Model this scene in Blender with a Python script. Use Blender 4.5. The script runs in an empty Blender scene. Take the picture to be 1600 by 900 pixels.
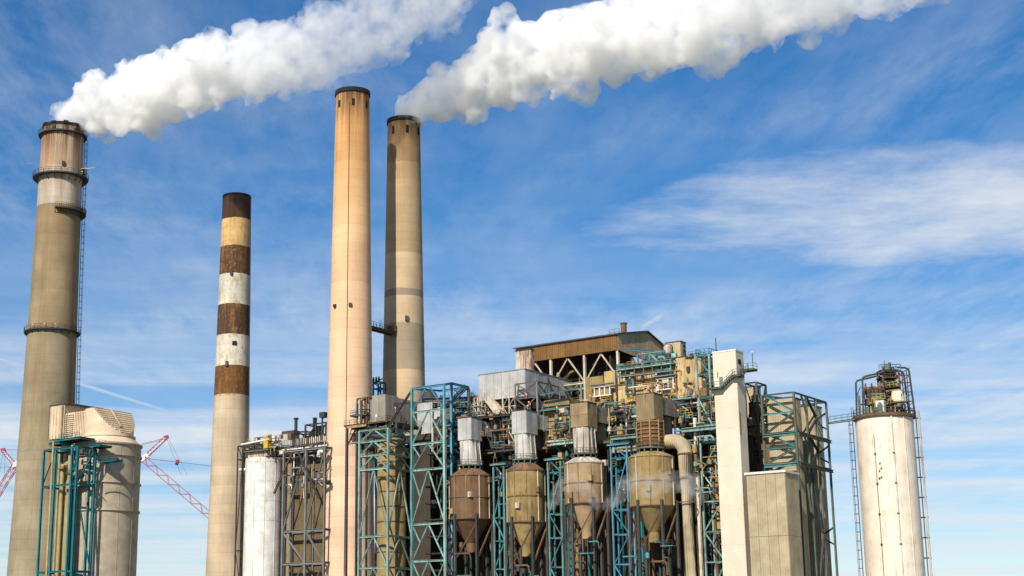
import bpy, bmesh, math, random
from mathutils import Vector, Matrix, noise
R = math.radians
random.seed(7)
scene = bpy.context.scene
COL = scene.collection

# ------------------------------------------------------------------ camera, sky, sun, exposure
F_PX, PITCH, EYE = 2390.0, R(13.5), 2.0
cam = bpy.data.cameras.new('camera')
cam.lens = F_PX / 1600 * 36; cam.sensor_width = 36
cam.shift_x = 170 / 1600
cam.clip_start = .5; cam.clip_end = 20000
cam_o = bpy.data.objects.new('camera', cam); COL.objects.link(cam_o)
cam_o.location = (0, 0, EYE); cam_o.rotation_euler = (R(90) + PITCH, 0, 0)
scene.camera = cam_o

SUN_AZ, SUN_EL = 28.0, 38.0            # travels towards this azimuth (from +Y to +X), from behind the camera
sun_from = Vector((-math.sin(R(SUN_AZ)) * math.cos(R(SUN_EL)), -math.cos(R(SUN_AZ)) * math.cos(R(SUN_EL)), math.sin(R(SUN_EL))))
sl = bpy.data.lights.new('sun', 'SUN'); sl.energy = 4.6; sl.angle = R(.53); sl.color = (1, .93, .82)
so = bpy.data.objects.new('sun', sl); COL.objects.link(so)
so.rotation_euler = sun_from.to_track_quat('Z', 'Y').to_euler()

world = bpy.data.worlds.new('World'); scene.world = world; world.use_nodes = True
class NT:
    def __init__(s, tree): s.t = tree; tree.nodes.clear()
    def n(s, typ, **kw):
        nd = s.t.nodes.new(typ)
        for k, v in kw.items():
            if k == 'ins':
                for a, b in v.items():
                    if isinstance(b, bpy.types.NodeSocket): s.t.links.new(b, nd.inputs[a])
                    else: nd.inputs[a].default_value = b
            else: setattr(nd, k, v)
        return nd
    def l(s, a, b): s.t.links.new(a, b)
    def math(s, op, a, b=0.0, clamp=False):
        nd = s.n('ShaderNodeMath', operation=op, ins={0: a, 1: b}); nd.use_clamp = clamp; return nd.outputs[0]
    def noise(s, vec, scale, detail=3, rough=.55, dist=0):
        return s.n('ShaderNodeTexNoise', ins={'Vector': vec, 'Scale': scale, 'Detail': detail, 'Roughness': rough, 'Distortion': dist}).outputs['Fac']
    def ramp(s, fac, stops, interp='LINEAR'):
        nd = s.n('ShaderNodeValToRGB', ins={'Fac': fac}); cr = nd.color_ramp; cr.interpolation = interp
        while len(cr.elements) < len(stops): cr.elements.new(.5)
        for e, (p, c) in zip(cr.elements, stops):
            e.position = p; e.color = (c, c, c, 1) if isinstance(c, (int, float)) else (*c, 1)
        return nd.outputs['Color']
    def mix(s, fac, a, b, mode='MIX'):
        nd = s.n('ShaderNodeMix', data_type='RGBA', blend_type=mode)
        for i, v in ((0, fac), (6, a), (7, b)):
            if isinstance(v, bpy.types.NodeSocket): s.t.links.new(v, nd.inputs[i])
            elif i == 0: nd.inputs[0].default_value = v
            else: nd.inputs[i].default_value = (*v, 1)
        return nd.outputs[2]
    def vscale(s, vec, sc, off=(0, 0, 0)):
        return s.n('ShaderNodeMapping', ins={'Vector': vec, 'Scale': sc, 'Location': off}).outputs[0]

g = NT(world.node_tree)
sky = g.n('ShaderNodeTexSky', sky_type='NISHITA', sun_disc=False, sun_elevation=R(SUN_EL), sun_rotation=R(180 + SUN_AZ), air_density=1.0, dust_density=.15, ozone_density=4.0)
hs = g.mix(1, g.n('ShaderNodeHueSaturation', ins={'Saturation': 1.36, 'Value': 1.0, 'Color': sky.outputs[0]}).outputs[0], (.86, .83, .86), 'MULTIPLY')
tc = g.n('ShaderNodeTexCoord').outputs['Generated']
sx = g.n('ShaderNodeSeparateXYZ', ins={0: tc})
zc = g.math('MAXIMUM', sx.outputs[2], .04)
plx = g.math('DIVIDE', sx.outputs[0], zc); ply = g.math('DIVIDE', sx.outputs[1], zc)
pl = g.n('ShaderNodeCombineXYZ', ins={0: plx, 1: ply, 2: 0.0}).outputs[0]
warp = g.n('ShaderNodeTexNoise', ins={'Vector': pl, 'Scale': .8, 'Detail': 3}).outputs['Color']
plw = g.n('ShaderNodeVectorMath', operation='MULTIPLY_ADD', ins={0: warp, 1: (.22, .30, 0), 2: pl}).outputs[0]
fib = g.noise(g.vscale(plw, (2.3, .6, 1)), 1.5, 6, .6)            # long fibres running away from the viewer
pat = g.noise(g.vscale(plw, (.5, .55, 1), (3.1, 1.7, 0)), 1.3, 4, .6)
fib = g.math('ADD', g.math('MULTIPLY', fib, .6), g.math('MULTIPLY', g.noise(g.vscale(plw, (3.6, 1.3, 1), (2, 9, 0)), 2.6, 7, .68), .4))
cir = g.math('MULTIPLY', g.ramp(fib, [(.40, 0), (.66, 1)]), g.ramp(pat, [(.36, 0), (.66, 1)]))
low = g.noise(g.vscale(plw, (.25, .8, 1), (7, 3, 0)), 1.1, 6, .6)   # broad thin sheets, seen edge-on low down
cir2 = g.math('MULTIPLY', g.ramp(low, [(.42, 0), (.70, 1)]), g.ramp(ply, [(.0, 0), (1, 1)]))
lowm = g.n('ShaderNodeMapRange', ins={'Value': ply, 'From Min': 3.4, 'From Max': 6.0}).outputs[0]
cir2 = g.math('MULTIPLY', g.ramp(low, [(.38, 0), (.62, 1)]), lowm)
# the broad soft bank of cirrus in the east
def ell(cx, cy, rx, ry, soft0, soft1):
    a = g.math('DIVIDE', g.math('SUBTRACT', plx, cx), rx); b = g.math('DIVIDE', g.math('SUBTRACT', ply, cy), ry)
    d = g.math('ADD', g.math('MULTIPLY', a, a), g.math('MULTIPLY', b, b))
    nz = g.noise(g.vscale(plw, (1.5, 1.5, 1), (1.2, .4, 0)), 1.3, 8, .64)
    d = g.math('ADD', d, g.math('MULTIPLY', g.math('SUBTRACT', nz, .5), 2.8))
    return g.n('ShaderNodeMapRange', interpolation_type='SMOOTHSTEP', ins={'Value': d, 'From Min': soft0, 'From Max': soft1, 'To Min': 1, 'To Max': 0}).outputs[0]
bank = ell(1.25, 3.42, .85, .50, -.5, 1.3)
# contrail: a thin line between two points of the cloud plane
ax, ay, bx_, by_ = -2.0, 3.5, -.88, 6.71
L = math.hypot(bx_ - ax, by_ - ay); nx, ny = -(by_ - ay) / L, (bx_ - ax) / L
dist = g.math('ABSOLUTE', g.math('ADD', g.math('MULTIPLY', g.math('SUBTRACT', plx, ax), nx), g.math('MULTIPLY', g.math('SUBTRACT', ply, ay), ny)))
wn = g.math('ADD', dist, g.math('MULTIPLY', g.math('SUBTRACT', g.noise(pl, 5, 4), .5), .03))
trail = g.n('ShaderNodeMapRange', interpolation_type='SMOOTHSTEP', ins={'Value': wn, 'From Min': .0, 'From Max': .042, 'To Min': .55, 'To Max': 0}).outputs[0]
trail = g.math('MULTIPLY', trail, g.n('ShaderNodeMapRange', ins={'Value': ply, 'From Min': 6.0, 'From Max': 7.2, 'To Min': 1, 'To Max': 0}).outputs[0])
cloud = g.math('ADD', g.math('MULTIPLY', cir, .40), g.math('ADD', g.math('MULTIPLY', cir2, .58), g.math('ADD', .03, g.math('MULTIPLY', lowm, .10))))
cloud = g.math('MAXIMUM', g.math('MAXIMUM', cloud, g.math('MULTIPLY', bank, .9)), trail, True)
skyc = g.mix(cloud, hs, (6.0, 6.3, 6.7))
bg = g.n('ShaderNodeBackground', ins={'Color': skyc, 'Strength': .10})
wo = g.n('ShaderNodeOutputWorld'); g.l(bg.outputs[0], wo.inputs[0])

vs = scene.view_settings
vs.view_transform = 'Standard'; vs.look = 'None'; vs.exposure = .38; vs.gamma = 1; vs.use_curve_mapping = False
scene.cycles.volume_bounces = 20; scene.cycles.max_bounces = 20
scene.cycles.diffuse_bounces = 4; scene.cycles.use_denoising = True
scene.render.film_transparent = False

# ------------------------------------------------------------------ surveying: the plant's own axes (u along the row, v away from it)
PSI = R(38)
def ray(px, py):
    x, y = (px - 630) / F_PX, (450 - py) / F_PX
    return Vector((x, math.cos(PITCH) - math.sin(PITCH) * y, math.sin(PITCH) + math.cos(PITCH) * y))
def W(px, py, Y):
    d = ray(px, py); return Vector((0, 0, EYE)) + d * (Y / d.y)
_o = W(965, 518, 340)
PLANT = Matrix.Translation((_o.x, _o.y, 0)) @ Matrix.Rotation(-PSI, 4, 'Z')
PINV = PLANT.inverted()
PROT = PINV.to_3x3()
CP = PINV @ Vector((0, 0, EYE))
def pv(px, py, v):
    d = PROT @ ray(px, py); t = (v - CP.y) / d.y; p = CP + d * t; return p.x, p.z
def pu(px, py, u):
    d = PROT @ ray(px, py); t = (u - CP.x) / d.x; p = CP + d * t; return p.y, p.z
def at(px, py, Y): return PINV @ W(px, py, Y)
def corner_box(c, left, right, zb, v):
    """front corner pixel, left and right end pixels, bottom height -> u0,u1,v0,v1,z0,z1"""
    u1, z1 = pv(c[0], c[1], v); u0 = pv(left[0], left[1], v)[0]; v1 = pu(right[0], right[1], u1)[0]
    return [u0, u1, v, v1, zb, z1]

# ------------------------------------------------------------------ materials
MATS = {}
def concrete(name, zones, line=2.4, streak_top=None, streak=.5, base_stain=.25, soot=(.035, .022, .014), blend=0, grain=.25, peel=0):
    """zones: list of (z_from, colour) from the ground up"""
    m = bpy.data.materials.new(name); m.use_nodes = True; n = NT(m.node_tree)
    pos = n.n('ShaderNodeNewGeometry').outputs['Position']; z = n.n('ShaderNodeSeparateXYZ', ins={0: pos}).outputs[2]
    wz = n.math('ADD', z, n.math('MULTIPLY', n.math('SUBTRACT', n.noise(pos, .9, 3), .5), .5))
    zz = n.math('DIVIDE', wz, 160.0)
    col = n.ramp(zz, [(max(0, a / 160), c) for a, c in zones], 'LINEAR' if blend else 'CONSTANT')
    lift = n.math('DIVIDE', z, line)
    wnz = n.n('ShaderNodeTexWhiteNoise', noise_dimensions='1D', ins={'W': n.math('FLOOR', lift)}).outputs['Value']
    col = n.mix(1, col, n.ramp(wnz, [(0, .925), (1, 1.045)]), 'MULTIPLY')
    fr = n.math('FRACT', lift)
    ln = n.ramp(fr, [(0, .88), (.05, .92), (.10, 1), (1, 1)])
    col = n.mix(1, col, ln, 'MULTIPLY')
    big = n.ramp(n.noise(pos, .12, 4), [(.3, 1 - base_stain), (.7, 1.06)])
    col = n.mix(1, col, big, 'MULTIPLY')
    st = n.math('ADD', n.math('MULTIPLY', n.noise(n.vscale(pos, (1, 1, .03), (3.3, 8.1, 0)), .37, 6, .75), .6), n.math('MULTIPLY', n.noise(n.vscale(pos, (1.3, .8, .06)), 2.3, 4, .7), .4))
    col = n.mix(n.math('MULTIPLY', n.ramp(st, [(.47, 0), (.62, 1)]), grain), col, (.20, .12, .06))
    if streak_top:
        z0, z1 = streak_top
        f = n.n('ShaderNodeMapRange', ins={'Value': z, 'From Min': z0, 'From Max': z1}).outputs[0]
        st2 = n.noise(n.vscale(pos, (1, 1, .025), (5, 2, 0)), .62, 6, .74)
        f2 = n.math('MULTIPLY', n.math('POWER', f, 1.2), n.ramp(st2, [(.40, .10), (.58, 1)]))
        col = n.mix(n.math('MULTIPLY', f2, streak), col, (.28, .115, .03))
        f3 = n.n('ShaderNodeMapRange', ins={'Value': z, 'From Min': z1 - (z1 - z0) * .28, 'From Max': z1}).outputs[0]
        col = n.mix(n.math('MULTIPLY', n.math('MULTIPLY', f3, n.ramp(st2, [(.40, .05), (.54, 1)])), 1.0), col, soot)
    if peel:                                      # flaking paint and rust bleeding over the bands
        peel, pz0, pz1 = peel; inb = n.math('MULTIPLY', n.math('GREATER_THAN', z, pz0), n.math('LESS_THAN', z, pz1)); peel = n.math('MULTIPLY', inb, peel)
        pk = n.math('ADD', n.math('MULTIPLY', n.noise(n.vscale(pos, (1, 1, .45), (4, 6, 1)), .55, 7, .72), .65), n.math('MULTIPLY', n.noise(n.vscale(pos, (1, 1, .05), (7, 1, 3)), 1.1, 5, .7), .35))
        col = n.mix(n.math('MULTIPLY', n.ramp(pk, [(.50, 0), (.60, 1)]), peel), col, (.30, .135, .035))
        pk2 = n.noise(n.vscale(pos, (1, 1, .8), (1, 2, 8)), 1.5, 6, .75)
        col = n.mix(n.math('MULTIPLY', n.ramp(pk2, [(.56, 0), (.62, 1)]), peel), col, (.22, .19, .15))
    fine = n.noise(pos, 6, 4, .7)
    col = n.mix(1, col, n.ramp(fine, [(.2, .90), (.8, 1.08)]), 'MULTIPLY')
    b = n.n('ShaderNodeBsdfPrincipled', ins={'Base Color': col, 'Roughness': .93, 'Specular IOR Level': .2})
    bp = n.n('ShaderNodeBump', ins={'Strength': .35, 'Distance': .1, 'Height': n.math('ADD', fine, ln)}); n.l(bp.outputs[0], b.inputs['Normal'])
    n.l(b.outputs[0], n.n('ShaderNodeOutputMaterial').inputs[0])
    return m
def painted(name, col, rust=(.16, .065, .02), rust_amt=.35, rough=.7, var=.18, metal=0.0, corr=None, dirt=.25):
    """sheet metal or paint with run-off streaks, blotches and per-piece variation"""
    if name in MATS: return MATS[name]
    m = bpy.data.materials.new(name); m.use_nodes = True; n = NT(m.node_tree)
    pos = n.n('ShaderNodeNewGeometry').outputs['Position']
    rnd = n.n('ShaderNodeObjectInfo').outputs['Random']
    c = n.mix(1, col, n.ramp(rnd, [(0, 1 - var), (1, 1 + var * .5)]), 'MULTIPLY')
    bl = n.noise(pos, .35, 5, .62)
    c = n.mix(1, c, n.ramp(bl, [(.3, 1 - dirt * 1.3), (.7, 1.05)]), 'MULTIPLY')
    st = n.noise(n.vscale(pos, (1, 1, .07)), 1.6, 5, .68)
    blot = n.noise(n.vscale(pos, (1, 1, 1), (9, 4, 2)), .5, 5, .65)
    lo = .66 - rust_amt * .36
    f = n.math('MULTIPLY', n.ramp(st, [(lo, 0), (lo + .16, 1)]), n.ramp(blot, [(.60 - rust_amt * .4, .15), (.76 - rust_amt * .3, 1)]))
    c = n.mix(n.math('MULTIPLY', f, min(1, .55 + rust_amt * .5)), c, rust)
    b = n.n('ShaderNodeBsdfPrincipled', ins={'Base Color': c, 'Roughness': rough, 'Metallic': metal, 'Specular IOR Level': .35})
    h = n.noise(pos, 2.5, 4)
    if corr:
        sp = n.n('ShaderNodeSeparateXYZ', ins={0: n.n('ShaderNodeVectorRotate', rotation_type='Z_AXIS', ins={'Vector': pos, 'Angle': PSI}).outputs[0]})
        s1 = n.math('SINE', n.math('MULTIPLY', n.math('ADD', sp.outputs[0], sp.outputs[1]), 2 * math.pi / corr))
        h = n.math('ADD', n.math('MULTIPLY', s1, 1.2), h)
    bp = n.n('ShaderNodeBump', ins={'Strength': .45, 'Distance': .06, 'Height': h}); n.l(bp.outputs[0], b.inputs['Normal'])
    n.l(b.outputs[0], n.n('ShaderNodeOutputMaterial').inputs[0])
    MATS[name] = m; return m
def emitter(name, col, s):
    m = bpy.data.materials.new(name); m.use_nodes = True; n = NT(m.node_tree)
    e = n.n('ShaderNodeEmission', ins={'Color': (*col, 1), 'Strength': s}); n.l(e.outputs[0], n.n('ShaderNodeOutputMaterial').inputs[0]); return m
def steam_mat(name, dens, col=(.996, .992, .985), aniso=.0, patchy=0, step=1, fade=None):
    m = bpy.data.materials.new(name); m.use_nodes = True; n = NT(m.node_tree)
    v = n.n('ShaderNodeVolumePrincipled', ins={'Color': (*col, 1), 'Density': dens, 'Anisotropy': aniso})
    if patchy:
        pos = n.n('ShaderNodeNewGeometry').outputs['Position']
        nz = n.noise(pos, patchy, 7, .66)
        d = n.math('MULTIPLY', n.ramp(nz, [(.40, 0), (.62, 1)]), dens)
        if fade:
            x = n.n('ShaderNodeSeparateXYZ', ins={0: pos}).outputs[0]
            d = n.math('MULTIPLY', d, n.n('ShaderNodeMapRange', ins={'Value': x, 'From Min': fade[0], 'From Max': fade[1], 'To Min': 1, 'To Max': fade[2]}).outputs[0])
        n.l(d, v.inputs['Density'])
        m.cycles.volume_step_rate = step
    n.l(v.outputs[0], n.n('ShaderNodeOutputMaterial').inputs['Volume']); return m

TEAL = painted('teal_paint', (.09, .32, .33), (.10, .05, .022), .6, .65, .4)
TEALD = painted('deep_teal_paint', (.012, .17, .20), (.10, .05, .02), .12, .55, .15)
BLUE = painted('faded_blue_paint', (.085, .29, .40), (.11, .055, .025), .45, .65, .35)
AQUA = painted('weathered_pale_teal_paint', (.27, .46, .42), (.14, .075, .03), .58, .65, .35)
GRN = painted('corroded_green_paint', (.11, .17, .135), (.11, .05, .02), .6, .75, .3)
DKST = painted('dark_steel', (.055, .055, .052), (.10, .04, .015), .4, .7, .3)
GREY_ST = painted('grey_steel', (.20, .20, .19), (.13, .06, .03), .35, .65, .25)
CREAM_ST = painted('cream_steel', (.62, .54, .40), (.22, .10, .035), .42, .7, .2)
WHITE_ST = painted('white_steel', (.72, .70, .64), (.25, .12, .05), .3, .65, .12)
YEL = painted('yellow_rail_paint', (.62, .42, .04), (.2, .09, .02), .3, .6, .15)
GREYCLAD = painted('grey_siding', (.47, .455, .43), (.26, .20, .14), .12, .6, .10, corr=.45)
GREYCLAD2 = painted('darker_grey_siding', (.31, .275, .215), (.17, .12, .07), .25, .65, .16, corr=.45)
OLIVECLAD = painted('weathered_olive_siding', (.31, .225, .115), (.50, .44, .34), .28, .75, .22, corr=.5)
BEIGE = painted('beige_boiler_siding', (.60, .43, .19), (.22, .115, .03), .5, .75, .16, corr=.5)
BEIGED = painted('stained_beige_siding', (.42, .29, .11), (.13, .065, .018), .5, .8, .22, corr=.5)
BROWN = painted('brown_fascia_siding', (.21, .105, .022), (.09, .038, .012), .45, .7, .14, corr=.5)
TAUPE = painted('taupe_gable_siding', (.47, .34, .19), (.20, .11, .04), .2, .75, .10, corr=.5)
RUSTW = painted('rust_streaked_white_siding', (.62, .55, .44), (.20, .075, .025), .72, .75, .12)
WHITE = painted('offwhite_tower_siding', (.66, .56, .43), (.36, .19, .08), .06, .7, .03, dirt=.10)
CASING = painted('tan_casing_siding', (.46, .37, .225), (.20, .13, .06), .28, .75, .10, corr=.5)
SILO = painted('cream_silo_paint', (.78, .67, .53), (.40, .25, .12), .42, .7, .04, dirt=.14)
TANKW = painted('chipped_white_tank_paint', (.74, .72, .66), (.34, .15, .06), .36, .65, .06)
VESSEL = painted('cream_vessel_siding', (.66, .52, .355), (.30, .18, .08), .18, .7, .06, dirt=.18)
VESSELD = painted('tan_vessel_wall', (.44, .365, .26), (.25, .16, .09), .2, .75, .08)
RUSTY = painted('rusty_brown_plate', (.20, .115, .06), (.09, .035, .012), .55, .85, .3)
RUSTRED = painted('rust_red_neck_plate', (.22, .075, .045), (.30, .20, .06), .5, .85, .3)
OCHRE = painted('ochre_stained_plate', (.36, .25, .10), (.12, .06, .02), .5, .85, .3)
PEEL = painted('peeling_white_plate', (.60, .55, .46), (.22, .12, .05), .6, .8, .2)
SMOOTHG = painted('smooth_grey_plate', (.52, .50, .47), (.28, .22, .16), .18, .5, .06)
DARK = painted('near_black_interior_wall', (.040, .033, .024), (.08, .045, .015), .5, .9, .3)  # near-black brown for inner walls, floors and backing sheets
DARKB = painted('dark_brown_wall', (.15, .105, .05), (.06, .03, .01), .5, .85, .3)  # dark brown base for ducts, slabs and back walls
PIPE = painted('yellowed_pipe_paint', (.42, .33, .14), (.15, .08, .03), .4, .6, .2)
CRANE_R = painted('crimson_crane_paint', (.42, .04, .06), (.2, .05, .03), .15, .5, .2)
CRANE_W = painted('white_crane_paint', (.75, .73, .70), (.3, .2, .15), .1, .5, .1)
CABLE = painted('cable_steel', (.16, .19, .22), (.1, .06, .04), .2, .5, .1)
BLACK = painted('soot_black', (.018, .016, .015), (.05, .025, .012), .3, .9, .2)
LAMP = emitter('sodium_lamp_glow', (1, .27, .10), 1.7)
LAMPH = painted('lamp_housing', (.3, .28, .25), (.15, .08, .03), .3, .6, .1)
JOINT = painted('dark_panel_joint_metal', (.13, .11, .085), (.08, .045, .02), .4, .85, .15)  # dark metal core showing in the joints between siding sheets

# ------------------------------------------------------------------ builders
WORLDM = {}
def link(o, M, parent=None):
    COL.objects.link(o)
    o.matrix_basis = M
    if parent is not None:
        o.parent = parent; o.matrix_parent_inverse = WORLDM[parent.name].inverted()
    WORLDM[o.name] = M
    return o
def tag(o, label, cat, group=None, kind=None):
    if label: o['label'] = label
    if cat: o['category'] = cat
    if group: o['group'] = group
    if kind: o['kind'] = kind
    return o
def thing(name, label, cat, p, group=None, frame=PLANT):
    o = bpy.data.objects.new(name, None); o.empty_display_size = 1
    link(o, frame @ Matrix.Translation(p)); return tag(o, label, cat, group)

class MB:
    def __init__(s): s.v = []; s.f = []
    def add(s, vs, fs):
        b = len(s.v); s.v += [tuple(p) for p in vs]; s.f += [tuple(i + b for i in f) for f in fs]; return s
    def box(s, u0, u1, v0, v1, z0, z1):
        return s.add([(u0, v0, z0), (u1, v0, z0), (u1, v1, z0), (u0, v1, z0), (u0, v0, z1), (u1, v0, z1), (u1, v1, z1), (u0, v1, z1)],
                     [(3, 2, 1, 0), (4, 5, 6, 7), (0, 1, 5, 4), (1, 2, 6, 5), (2, 3, 7, 6), (3, 0, 4, 7)])
    def bar(s, a, b, w, n=4):
        a, b = Vector(a), Vector(b); d = b - a
        if d.length < 1e-6: return s
        q = d.to_track_quat('Z', 'Y'); vs = []
        for p in (a, b):
            for k in range(n):
                t = 2 * math.pi * (k + .5) / n; vs.append(p + q @ Vector((math.cos(t) * w * .707, math.sin(t) * w * .707, 0)))
        return s.add(vs, [tuple(range(n))[::-1], tuple(range(n, 2 * n))] + [(k, (k + 1) % n, n + (k + 1) % n, n + k) for k in range(n)])
    def tube(s, pts, r, n=10):
        pts = [Vector(p) for p in pts]; vs = []; rings = len(pts); up = None
        for i, p in enumerate(pts):
            d = (pts[min(i + 1, rings - 1)] - pts[max(i - 1, 0)]).normalized()
            q = d.to_track_quat('Z', 'Y')
            rr = r[i] if isinstance(r, (list, tuple)) else r
            vs += [p + q @ Vector((math.cos(2 * math.pi * k / n) * rr, math.sin(2 * math.pi * k / n) * rr, 0)) for k in range(n)]
        fs = [(i * n + k, i * n + (k + 1) % n, (i + 1) * n + (k + 1) % n, (i + 1) * n + k) for i in range(rings - 1) for k in range(n)]
        fs += [tuple(range(n))[::-1], tuple(range((rings - 1) * n, rings * n))]
        return s.add(vs, fs)
    def lathe(s, c, prof, n=48, cap=True, a0=0, a1=2 * math.pi):
        """prof: (r, z) from bottom to top; a full turn unless a0/a1 are given"""
        full = abs(a1 - a0 - 2 * math.pi) < 1e-6; m = n if full else n + 1; vs = []
        for r, z in prof:
            vs += [(c[0] + r * math.cos(a0 + (a1 - a0) * k / n), c[1] + r * math.sin(a0 + (a1 - a0) * k / n), z) for k in range(m)]
        fs = [(i * m + k, i * m + (k + 1) % m, (i + 1) * m + (k + 1) % m, (i + 1) * m + k) for i in range(len(prof) - 1) for k in range(m if full else m - 1)]
        if cap and full: fs += [tuple(range(m))[::-1], tuple(range((len(prof) - 1) * m, len(prof) * m))]
        return s.add(vs, fs)
    def mesh(s, name, smooth=False):
        me = bpy.data.meshes.new(name); me.from_pydata(s.v, [], s.f)
        if smooth:
            me.polygons.foreach_set('use_smooth', [True] * len(me.polygons))
            try: me.set_sharp_from_angle(angle=R(32))
            except Exception: pass
        return me
def mk(name, mb, mat, parent=None, smooth=False, frame=PLANT, recentre=True):
    c = Vector((0, 0, 0))
    if recentre:
        lo = [min(p[i] for p in mb.v) for i in range(3)]; hi = [max(p[i] for p in mb.v) for i in range(3)]
        c = Vector([(a + b) / 2 for a, b in zip(lo, hi)]); c.z = lo[2] if parent is None else c.z
        mb.v = [(p[0] - c.x, p[1] - c.y, p[2] - c.z) for p in mb.v]
    me = mb.mesh(name, smooth); me.materials.append(mat)
    return link(bpy.data.objects.new(name, me), frame @ Matrix.Translation(c), parent)
UNIT = {}
def unit(kind, mat):
    k = (kind, mat.name)
    if k not in UNIT:
        if kind == 'box': mb = MB().box(-.5, .5, -.5, .5, -.5, .5)
        elif kind == 'round': mb = MB().tube([(0, 0, -.5), (0, 0, .5)], .5, 10)
        elif kind == 'beam':      # wide-flange section
            a, t = .5, .14; w = .09
            prof = [(-a, -a), (a, -a), (a, -a + t), (w, -a + t), (w, a - t), (a, a - t), (a, a), (-a, a), (-a, a - t), (-w, a - t), (-w, -a + t), (-a, -a + t)]
            n = len(prof); mb = MB().add([(x, y, z) for z in (-.5, .5) for x, y in prof],
                [tuple(range(n))[::-1], tuple(range(n, 2 * n))] + [(i, (i + 1) % n, n + (i + 1) % n, n + i) for i in range(n)])
        elif kind == 'ball':
            bm = bmesh.new(); bmesh.ops.create_icosphere(bm, subdivisions=1, radius=.5)
            mb = MB().add([v.co[:] for v in bm.verts], [tuple(v.index for v in f.verts) for f in bm.faces]); bm.free()
        me = mb.mesh(kind + '_' + mat.name); me.materials.append(mat); UNIT[k] = me
    return UNIT[k]
def ubox(name, b, mat, parent, frame=PLANT):
    u0, u1, v0, v1, z0, z1 = b
    M = frame @ Matrix.Translation(((u0 + u1) / 2, (v0 + v1) / 2, (z0 + z1) / 2)) @ Matrix.Diagonal((max(abs(u1 - u0), 1e-3), max(abs(v1 - v0), 1e-3), max(abs(z1 - z0), 1e-3), 1))
    return link(bpy.data.objects.new(name, unit('box', mat)), M, parent)
def bar(name, a, b, w, mat, parent, kind='beam', frame=PLANT):
    a, b = Vector(a), Vector(b); d = b - a
    q = d.to_track_quat('Z', 'Y')
    M = frame @ Matrix.Translation((a + b) / 2) @ q.to_matrix().to_4x4() @ Matrix.Diagonal((w, w, d.length, 1))
    return link(bpy.data.objects.new(name, unit(kind, mat)), M, parent)
def ball(name, p, d, mat, parent, frame=PLANT):
    return link(bpy.data.objects.new(name, unit('ball', mat)), frame @ Matrix.Translation(p) @ Matrix.Diagonal((d, d, d, 1)), parent)
def lamp(p, parent, frame=PLANT, d=.36):
    d = min(d, .36)
    """a lit sodium lamp on a short stalk"""
    h = bar('lamp', (p[0], p[1], p[2] - 1.1), (p[0], p[1], p[2] - d * .4), .12, LAMPH, parent, 'round', frame)
    ball('lamp_globe', p, d, LAMP, h, frame)
def railing(pts, mat, parent, h=1.1, w=.07, step=1.6, closed=False, frame=PLANT, name='railing'):
    mb = MB(); pts = [Vector(p) for p in pts]
    if closed: pts = pts + [pts[0]]
    for a, b in zip(pts, pts[1:]):
        n = max(1, round((b - a).length / step))
        for i in range(n + 1):
            p = a.lerp(b, i / n); mb.bar(p, p + Vector((0, 0, h)), w)
        for k in (.5, 1): mb.bar(a + Vector((0, 0, h * k)), b + Vector((0, 0, h * k)), w)
    return mk(name, mb, mat, parent, frame=frame)
def ladder(a, b, mat, parent, out=(0, -1, 0), w=.45, frame=PLANT, cage=True, step=.9):
    a, b = Vector(a), Vector(b); o = Vector(out).normalized(); ax_ = (b - a).normalized(); side = ax_.cross(o).normalized()
    mb = MB()
    for s in (-1, 1): mb.bar(a + side * w * s, b + side * w * s, .10)
    L = (b - a).length; n = int(L / step)
    for i in range(n):
        p = a + ax_ * (i + .5) * L / n; mb.bar(p - side * w, p + side * w, .07)
        if cage and i % 2 == 0:
            ring = [p + side * math.cos(t) * w * 1.1 + o * math.sin(t) * .85 for t in [math.pi * k / 6 for k in range(7)]]
            for x, y in zip(ring, ring[1:]): mb.bar(x, y, .07)
    if cage:
        for t in (.25, .5, .75):
            d = side * math.cos(math.pi * t) * w * 1.1 + o * math.sin(math.pi * t) * .85; mb.bar(a + d, b + d, .06)
    return mk('ladder', mb, mat, parent, frame=frame)
def panels(parent, b, mat, pw=1.9, rows=1, faces='fr', t=.07, gap=.07, core=JOINT, core_name='wall', skip=None):
    """a core box with separate siding sheets on the asked faces (f: towards -v, r: towards +u, l: towards -u, k: towards +v)"""
    u0, u1, v0, v1, z0, z1 = b
    c = ubox(core_name, b, core, parent)
    hz = (z1 - z0) / rows
    for fc in faces:
        lo, hi = (u0, u1) if fc in 'fk' else (v0, v1)
        n = max(1, round((hi - lo) / pw)); w = (hi - lo) / n
        for i in range(n):
            for r in range(rows):
                a, e = lo + i * w + gap / 2, lo + (i + 1) * w - gap / 2
                za, ze = z0 + r * hz + gap / 2, z0 + (r + 1) * hz - gap / 2
                if skip and skip(fc, a, e, za, ze): continue
                pr = t * random.uniform(.75, 1.2)
                bb = {'f': (a, e, v0 - pr, v0 - .002, za, ze), 'k': (a, e, v1 + .002, v1 + pr, za, ze), 'r': (u1 + .002, u1 + pr, a, e, za, ze), 'l': (u0 - pr, u0 - .002, a, e, za, ze)}[fc]
                ubox('panel', bb, mat, c)
    return c
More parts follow.
